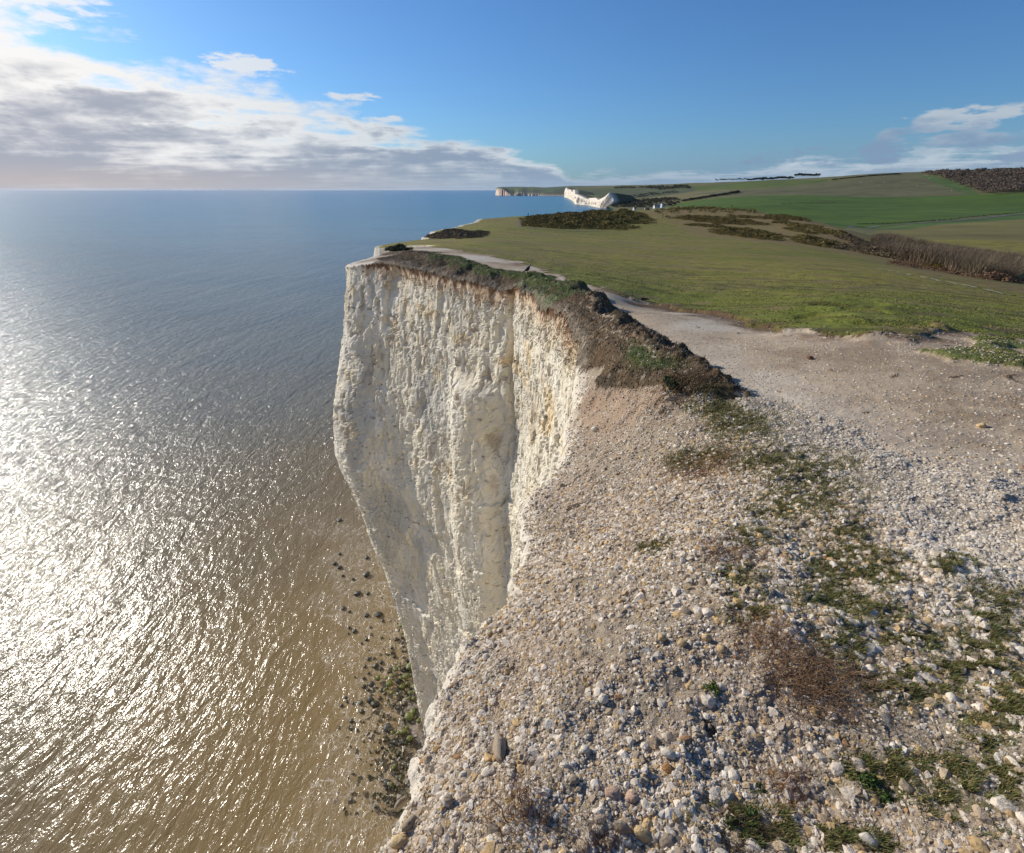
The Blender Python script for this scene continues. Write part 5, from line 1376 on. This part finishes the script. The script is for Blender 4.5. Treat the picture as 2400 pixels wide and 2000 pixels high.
# walkers
def walker(px, py, label, coat, legs_c, hd=0.0):
    p = gp(px, py); root = empty('person', p, label, 'person', rz=hd)
    me = bpy.data.meshes.new('body'); bmx = bmesh.new()
    J = [(0, 0, .95), (0, 0, 1.2), (0, 0, 1.45), (0, .02, 1.56), (0, .03, 1.68), (.09, 0, .9), (.10, .06, .48), (.10, .02, .05), (.10, .16, .03), (-.09, 0, .9), (-.10, -.1, .48), (-.10, -.2, .06), (-.10, -.08, .03),
         (.19, 0, 1.42), (.25, -.03, 1.14), (.25, .10, .92), (-.19, 0, 1.42), (-.25, .02, 1.14), (-.25, .12, .94)]
    E = [(0, 1), (1, 2), (2, 3), (3, 4), (0, 5), (5, 6), (6, 7), (7, 8), (0, 9), (9, 10), (10, 11), (11, 12), (2, 13), (13, 14), (14, 15), (2, 16), (16, 17), (17, 18)]
    rd = [.15, .16, .15, .06, .11, .10, .07, .045, .04, .10, .07, .045, .04, .07, .05, .035, .07, .05, .035]
    vs = [bmx.verts.new(q) for q in J]; [bmx.edges.new((vs[a], vs[b])) for a, b in E]; bmx.to_mesh(me); bmx.free()
    o = bpy.data.objects.new('body', me); COL.objects.link(o); o.parent = root
    md = o.modifiers.new('skin', 'SKIN'); sv = me.skin_vertices[0].data
    for k, r_ in enumerate(rd): sv[k].radius = (r_, r_ * .85); sv[k].use_root = (k == 0)
    o.modifiers.new('sub', 'SUBSURF').levels = 1
    m_, t = new_mat('walker ' + label[:8]); b = t.node('ShaderNodeBsdfPrincipled', {'Base Color': tuple(coat), 'Roughness': .9}); t.node('ShaderNodeOutputMaterial', {0: b.outputs[0]}); me.materials.append(m_)
    v, f = ico(2); mesh('hair', v * (.105, .12, .12) + (0, 0, 1.72), f, np.tile(L(50, 40, 34), (len(v), 1)), True, M_feather, root)
walker(1238, 508, 'tiny figure in dark clothes standing left of the largest gorse thicket on the skyline', L(36, 36, 42), None)
walker(1553, 512, 'tiny figure in brown clothes walking on the grassy ride between the gorse', L(70, 56, 44), None, 1.0)

# marker posts
def post(px, py, h, label, col=(168, 156, 132), r_=.06):
    p = gp(px, py); c_ = L(*col)
    o = tubes('post', [np.array([[0, 0, -.2], [0, 0, h * .5], [.01, 0, h]])], [r_], [c_], M_plain, None, 8); o.location = p; tag(o, label, 'post')
post(1886, 523, 1.0, 'short pale post on the brown slope among the gorse clumps')
post(1784, 517, 1.0, 'short pale post near the right end of the crest gorse')
post(1536, 513, .9, 'thin marker post on the grassy ride, left of the walking figure')
post(1567, 510, .9, 'thin marker post on the grassy ride, right of the walking figure')
# stump at the edge of the path
p = gp(1504, 704); STUMP = root = empty('broken_stump', p, 'cut grey stump end lying at the edge of the meadow beside the path', 'stump', rz=-.3)
tubes('log', [np.array([[-.02, 0, .08], [.25, .12, .08], [.5, .25, .05]])], [.12], [L(96, 80, 66)], M_twig, root, 10)
root.scale = (.5, .5, .5)
v, f = hull(16, 77); mesh('cut_face', v * (.02, .11, .11) + (-.03, 0, .09), f, np.tile(L(60, 52, 46), (len(v), 1)), True, M_twig, root)
# little stick marker on the path
p = gp(1937, 790); o = tubes('stick', [np.array([[0, 0, -.02], [.005, 0, .07], [0, 0, .14]])], [.012], [L(80, 66, 54)], M_twig, None, 6); o.location = p; tag(o, 'short dark stick standing upright on the bare ground below the meadow', 'stick')

# ------------------------------------------------------------------ crow
a_, b_, _c = ray(1236, 650); tt = np.linspace(crest[3][1] - .4, crest[3][1] + .45, 60) / b_; kq = int(np.argmax(H(a_ * tt, b_ * tt) / tt)); p2 = np.array([a_ * tt[kq], b_ * tt[kq] - .04]); p = np.array([p2[0], p2[1], H([p2[0]], [p2[1]])[0] + CZ + .04]); 
if True:
    q = np.array(ray(1235, 648)); t_ = 21.2 / q[1]; 
    crow = empty('crow', p, 'black crow standing on the turf bank at the cliff edge, facing right', 'bird', rz=math.radians(8))
    # lofted body along a curve from tail to beak (x forward)
    st = [(-.255, .055, .006, .022), (-.20, .085, .012, .030), (-.14, .115, .022, .036), (-.09, .145, .042, .048), (-.04, .172, .062, .058), (.01, .200, .072, .062), (.05, .235, .066, .056), (.078, .275, .050, .042), (.090, .312, .036, .031), (.098, .340, .036, .030), (.108, .360, .030, .026), (.122, .368, .016, .016), (.128, .368, .002, .002)]
    VV, k_ = [], 14
    for x_, z_, rv, rh in st:
        for a in range(k_):
            an = 2 * math.pi * a / k_; VV.append((x_ - math.sin(an) * rv * .45, math.cos(an) * rh, z_ + math.sin(an) * rv))
    FF = [(i * k_ + j, i * k_ + (j + 1) % k_, (i + 1) * k_ + (j + 1) % k_, (i + 1) * k_ + j) for i in range(len(st) - 1) for j in range(k_)] + [tuple(range(k_))[::-1], tuple(range((len(st) - 1) * k_, len(st) * k_))]
    blk = L(26, 26, 30)
    mesh('body', VV, FF, np.tile(blk, (len(VV), 1)), True, M_feather, crow)
    for s_ in (-1, 1):
        W_ = [(.05, s_ * .052, .235), (.01, s_ * .068, .215), (-.06, s_ * .060, .165), (-.16, s_ * .036, .105), (-.22, s_ * .018, .078), (-.14, s_ * .046, .120), (-.05, s_ * .066, .150), (.03, s_ * .066, .185)]
        W2 = [(a, b + s_ * .008, c_) for a, b, c_ in W_]
        V_ = W_ + W2; F_ = [tuple(range(8)), tuple(range(8, 16))[::-1]] + [(i, (i + 1) % 8, (i + 1) % 8 + 8, i + 8) for i in range(8)]
        mesh('wing', V_, F_, np.tile(blk * .8, (16, 1)), False, M_feather, crow)
        lg = tubes('leg', [np.array([[.0, s_ * .03, .16], [-.012, s_ * .03, .09], [.01, s_ * .03, .045], [.012, s_ * .03, .0]])], [.009], [L(30, 28, 28)], M_feather, crow, 6)
        tubes('foot', [np.array([[.012, s_ * .03, .004], [.05, s_ * .03 + dy, .003]]) for dy in (-.02, 0, .02)] + [np.array([[.012, s_ * .03, .004], [-.025, s_ * .03, .003]])], [.005] * 4, [L(30, 28, 28)] * 4, M_feather, lg, 5)
        v, f = ico(1); mesh('eye', v * .005 + (.108, s_ * .026, .352), f, np.tile(L(8, 8, 8), (len(v), 1)), True, M_feather, crow)
    tubes('beak', [np.array([[.112, 0, .352], [.145, 0, .348], [.172, 0, .338]])], [.016], [L(20, 20, 22)], M_feather, crow, 8)

# ------------------------------------------------------------------ boulders in the surf
bl = [(305, 68, 10), (345, 93, 7), (465, 120, 13), (545, 115, 18), (575, 155, 9), (345, 205, 9), (380, 228, 12), (340, 243, 6), (490, 200, 6), (497, 250, 7), (463, 285, 9), (430, 310, 7), (567, 270, 6), (665, 285, 9), (637, 343, 9), (478, 417, 10), (515, 413, 8), (655, 400, 11), (453, 467, 8), (525, 465, 15), (565, 440, 12), (560, 485, 11), (478, 513, 9), (445, 550, 8), (445, 605, 11), (497, 590, 14), (475, 630, 10), (563, 632, 9), (680, 570, 18), (555, 685, 11), (490, 695, 18), (522, 730, 22), (425, 715, 13), (320, 680, 8), (330, 708, 7), (293, 735, 9), (370, 720, 7), (430, 775, 11), (650, 730, 12), (685, 752, 13), (360, 842, 11), (345, 885, 8), (605, 885, 20), (400, 905, 7), (665, 985, 14), (710, 985, 15), (570, 1018, 9), (630, 1015, 10), (605, 1265, 18), (575, 800, 7), (620, 1300, 12)]
gl = [(765, 485, 24), (735, 550, 18), (795, 620, 20), (620, 600, 18), (545, 560, 16), (640, 545, 12), (765, 660, 12), (785, 700, 12), (825, 715, 12), (755, 830, 24), (780, 790, 16), (820, 850, 12), (720, 930, 20), (685, 935, 12), (760, 975, 16), (640, 935, 10), (655, 1175, 14), (700, 1235, 9), (635, 1290, 12), (710, 620, 14), (665, 500, 14), (700, 560, 10), (745, 600, 12), (600, 560, 11), (590, 640, 10), (640, 660, 12), (690, 480, 10), (740, 900, 12), (750, 700, 10), (810, 660, 12), (720, 250, 12), (700, 200, 10), (690, 150, 9)]
ul = [(240, 545, 9), (455, 705, 10), (240, 740, 7), (210, 798, 9), (240, 822, 10), (400, 865, 16), (400, 765, 9), (258, 870, 7), (318, 890, 7), (345, 975, 14), (405, 975, 9), (262, 1060, 9), (298, 1080, 6)]
B_ = [(x_ / 2.917 + 700, y_ / 2.917 + 1400, s_ / 2.917, 0) for x_, y_, s_ in bl] + [(x_ / 2.917 + 700, y_ / 2.917 + 1400, s_ / 2.917, 1) for x_, y_, s_ in gl] + [(x_ / 2.5 + 700, y_ / 2.5 + 1000, s_ / 2.5, 0) for x_, y_, s_ in ul]
protos = []
for k in range(9):
    v, f = hull(26, 1200 + k); bmx = bmesh.new(); vs = [bmx.verts.new(q) for q in v]; [bmx.faces.new([vs[j] for j in t_]) for t_ in f]
    bmesh.ops.recalc_face_normals(bmx, faces=bmx.faces)
    bmesh.ops.bevel(bmx, geom=list(bmx.edges), offset=.14, segments=2, affect='EDGES', clamp_overlap=True); bmesh.ops.triangulate(bmx, faces=bmx.faces)
    bmesh.ops.subdivide_edges(bmx, edges=bmx.edges, cuts=1)
    bmx.verts.index_update(); v = np.array([q.co[:] for q in bmx.verts]); f = [[q.index for q in t_.verts] for t_ in bmx.faces]; bmx.free()
    v = v * (1 + .09 * fbm(v[:, 0] * 2 + k * 5, v[:, 1] * 2, v[:, 2] * 2, 4))[:, None]
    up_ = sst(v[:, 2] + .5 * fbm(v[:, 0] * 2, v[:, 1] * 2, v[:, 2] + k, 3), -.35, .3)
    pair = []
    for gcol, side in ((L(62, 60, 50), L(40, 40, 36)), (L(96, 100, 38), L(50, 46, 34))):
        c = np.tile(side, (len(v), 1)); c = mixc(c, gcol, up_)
        pair.append(mesh('boulder', v, f, c, True, M_wet, None, False).data)
    protos.append(pair)
Bbig = {}
for i, (px, py, s_, g_) in enumerate(B_):
    q = np.array(pz(px, py, -CZ + .2)); dist = q[1] * CP - q[2] * SP; rad_ = s_ / F * dist * 1.5
    o = bpy.data.objects.new('boulder', protos[i % 9][g_]); COL.objects.link(o)
    o.location = (q[0], q[1], .18 * rad_ + (.35 if g_ else 0.05)); o.scale = (rad_ * R.uniform(.9, 1.15), rad_ * R.uniform(.9, 1.15), rad_ * R.uniform(.38, .6)); o.rotation_euler = (0, 0, R.uniform(0, 6.28))
    tag(o, 'green weed-covered boulder on the shingle at the foot of the white cliff' if g_ else 'dark wet boulder standing in the foaming brown shallows below the cliff', 'boulder', 'weedy boulders on the shingle' if g_ else 'dark boulders in the surf')

# small rocks and cobbles of the foreshore
n = 3600; y = R.uniform(26, 72, n); x = -9.5 - np.abs(R.normal(size=n)) * np.interp(y, [26, 36, 50, 72], [2.5, 3.6, 3, 1.2]) ; z = R.uniform(-.05, .5, n) * np.clip((x + 15) / 5, 0, 1)
cc2 = np.tile(L(104, 96, 78), (n, 1)); u = R.rand(n); cc2[u < .4] = L(76, 76, 50); cc2[u > .8] = L(170, 160, 146)
tag(scatter_mesh('foreshore_cobbles', np.stack([x, y, z], 1), (.08 + .34 * R.rand(n) ** 2.5), cc2 * R.uniform(.7, 1.1, (n, 1)), T_tiny, .6, M_wet), 'small cobbles and weed on the wet foreshore', None, None, 'stuff')

# ------------------------------------------------------------------ wind farm on the sea horizon
def turbine(loc, first=[None]):
    if first[0] is None:
        root = empty('wind_turbine', loc, 'tiny pale wind turbine standing on the sea horizon at left', 'wind turbine', 'offshore wind farm on the horizon')
        gc = L(150, 150, 156)
        tubes('tower', [np.array([[0, 0, -5], [0, 0, 40], [0, 0, 85]])], [5.0], [gc], M_plain, root, 8)
        V_ = [(a, b, c_) for c_ in (83, 89) for a, b in ((-3, -6), (3, -6), (3, 8), (-3, 8))]
        mesh('nacelle', V_, [(3, 2, 1, 0), (4, 5, 6, 7), (0, 1, 5, 4), (1, 2, 6, 5), (2, 3, 7, 6), (3, 0, 4, 7)], np.tile(gc, (8, 1)), False, M_plain, root)
        for k in range(3):
            a = math.pi / 2 + k * 2 * math.pi / 3 + .3
            tubes('blade', [np.array([[0, -8, 86], [math.cos(a) * 25, -8, 86 + math.sin(a) * 25], [math.cos(a) * 52, -8, 86 + math.sin(a) * 52]])], [2.6], [gc], M_plain, root, 5)
        first[0] = root; return
    o = copy_thing(first[0], loc, R.uniform(-.3, .3), R.uniform(.9, 1.05))
for px in [343, 350, 362, 372, 380, 388, 400, 421, 439, 455, 461, 478, 492, 500, 512, 514, 519, 529, 535, 546, 552, 557, 562, 567, 572, 577, 583, 586, 594, 600, 607, 614, 622]:
    q = np.array(py_(px, 445, 23000 + R.uniform(-1500, 1500))); turbine((q[0], q[1], 0))
#=====HAZE
def haze():
    m, t = new_mat('haze air'); v = t.node('ShaderNodeVolumePrincipled', {'Color': (.72, .83, 1.0), 'Density': 7e-6, 'Anisotropy': .2})
    o_ = t.n.new('ShaderNodeOutputMaterial'); t.l.new(v.outputs[0], o_.inputs['Volume'])
    a = 76000.; V_ = [(x_, y_, z_) for z_ in (-7, 160) for x_, y_ in ((-a, -a), (a, -a), (a, a), (-a, a))]
    o = mesh('haze', V_, [(3, 2, 1, 0), (4, 5, 6, 7), (0, 1, 5, 4), (1, 2, 6, 5), (2, 3, 7, 6), (3, 0, 4, 7)], None, False, m); tag(o, kind='stuff')
HAZE = True
if HAZE: haze()
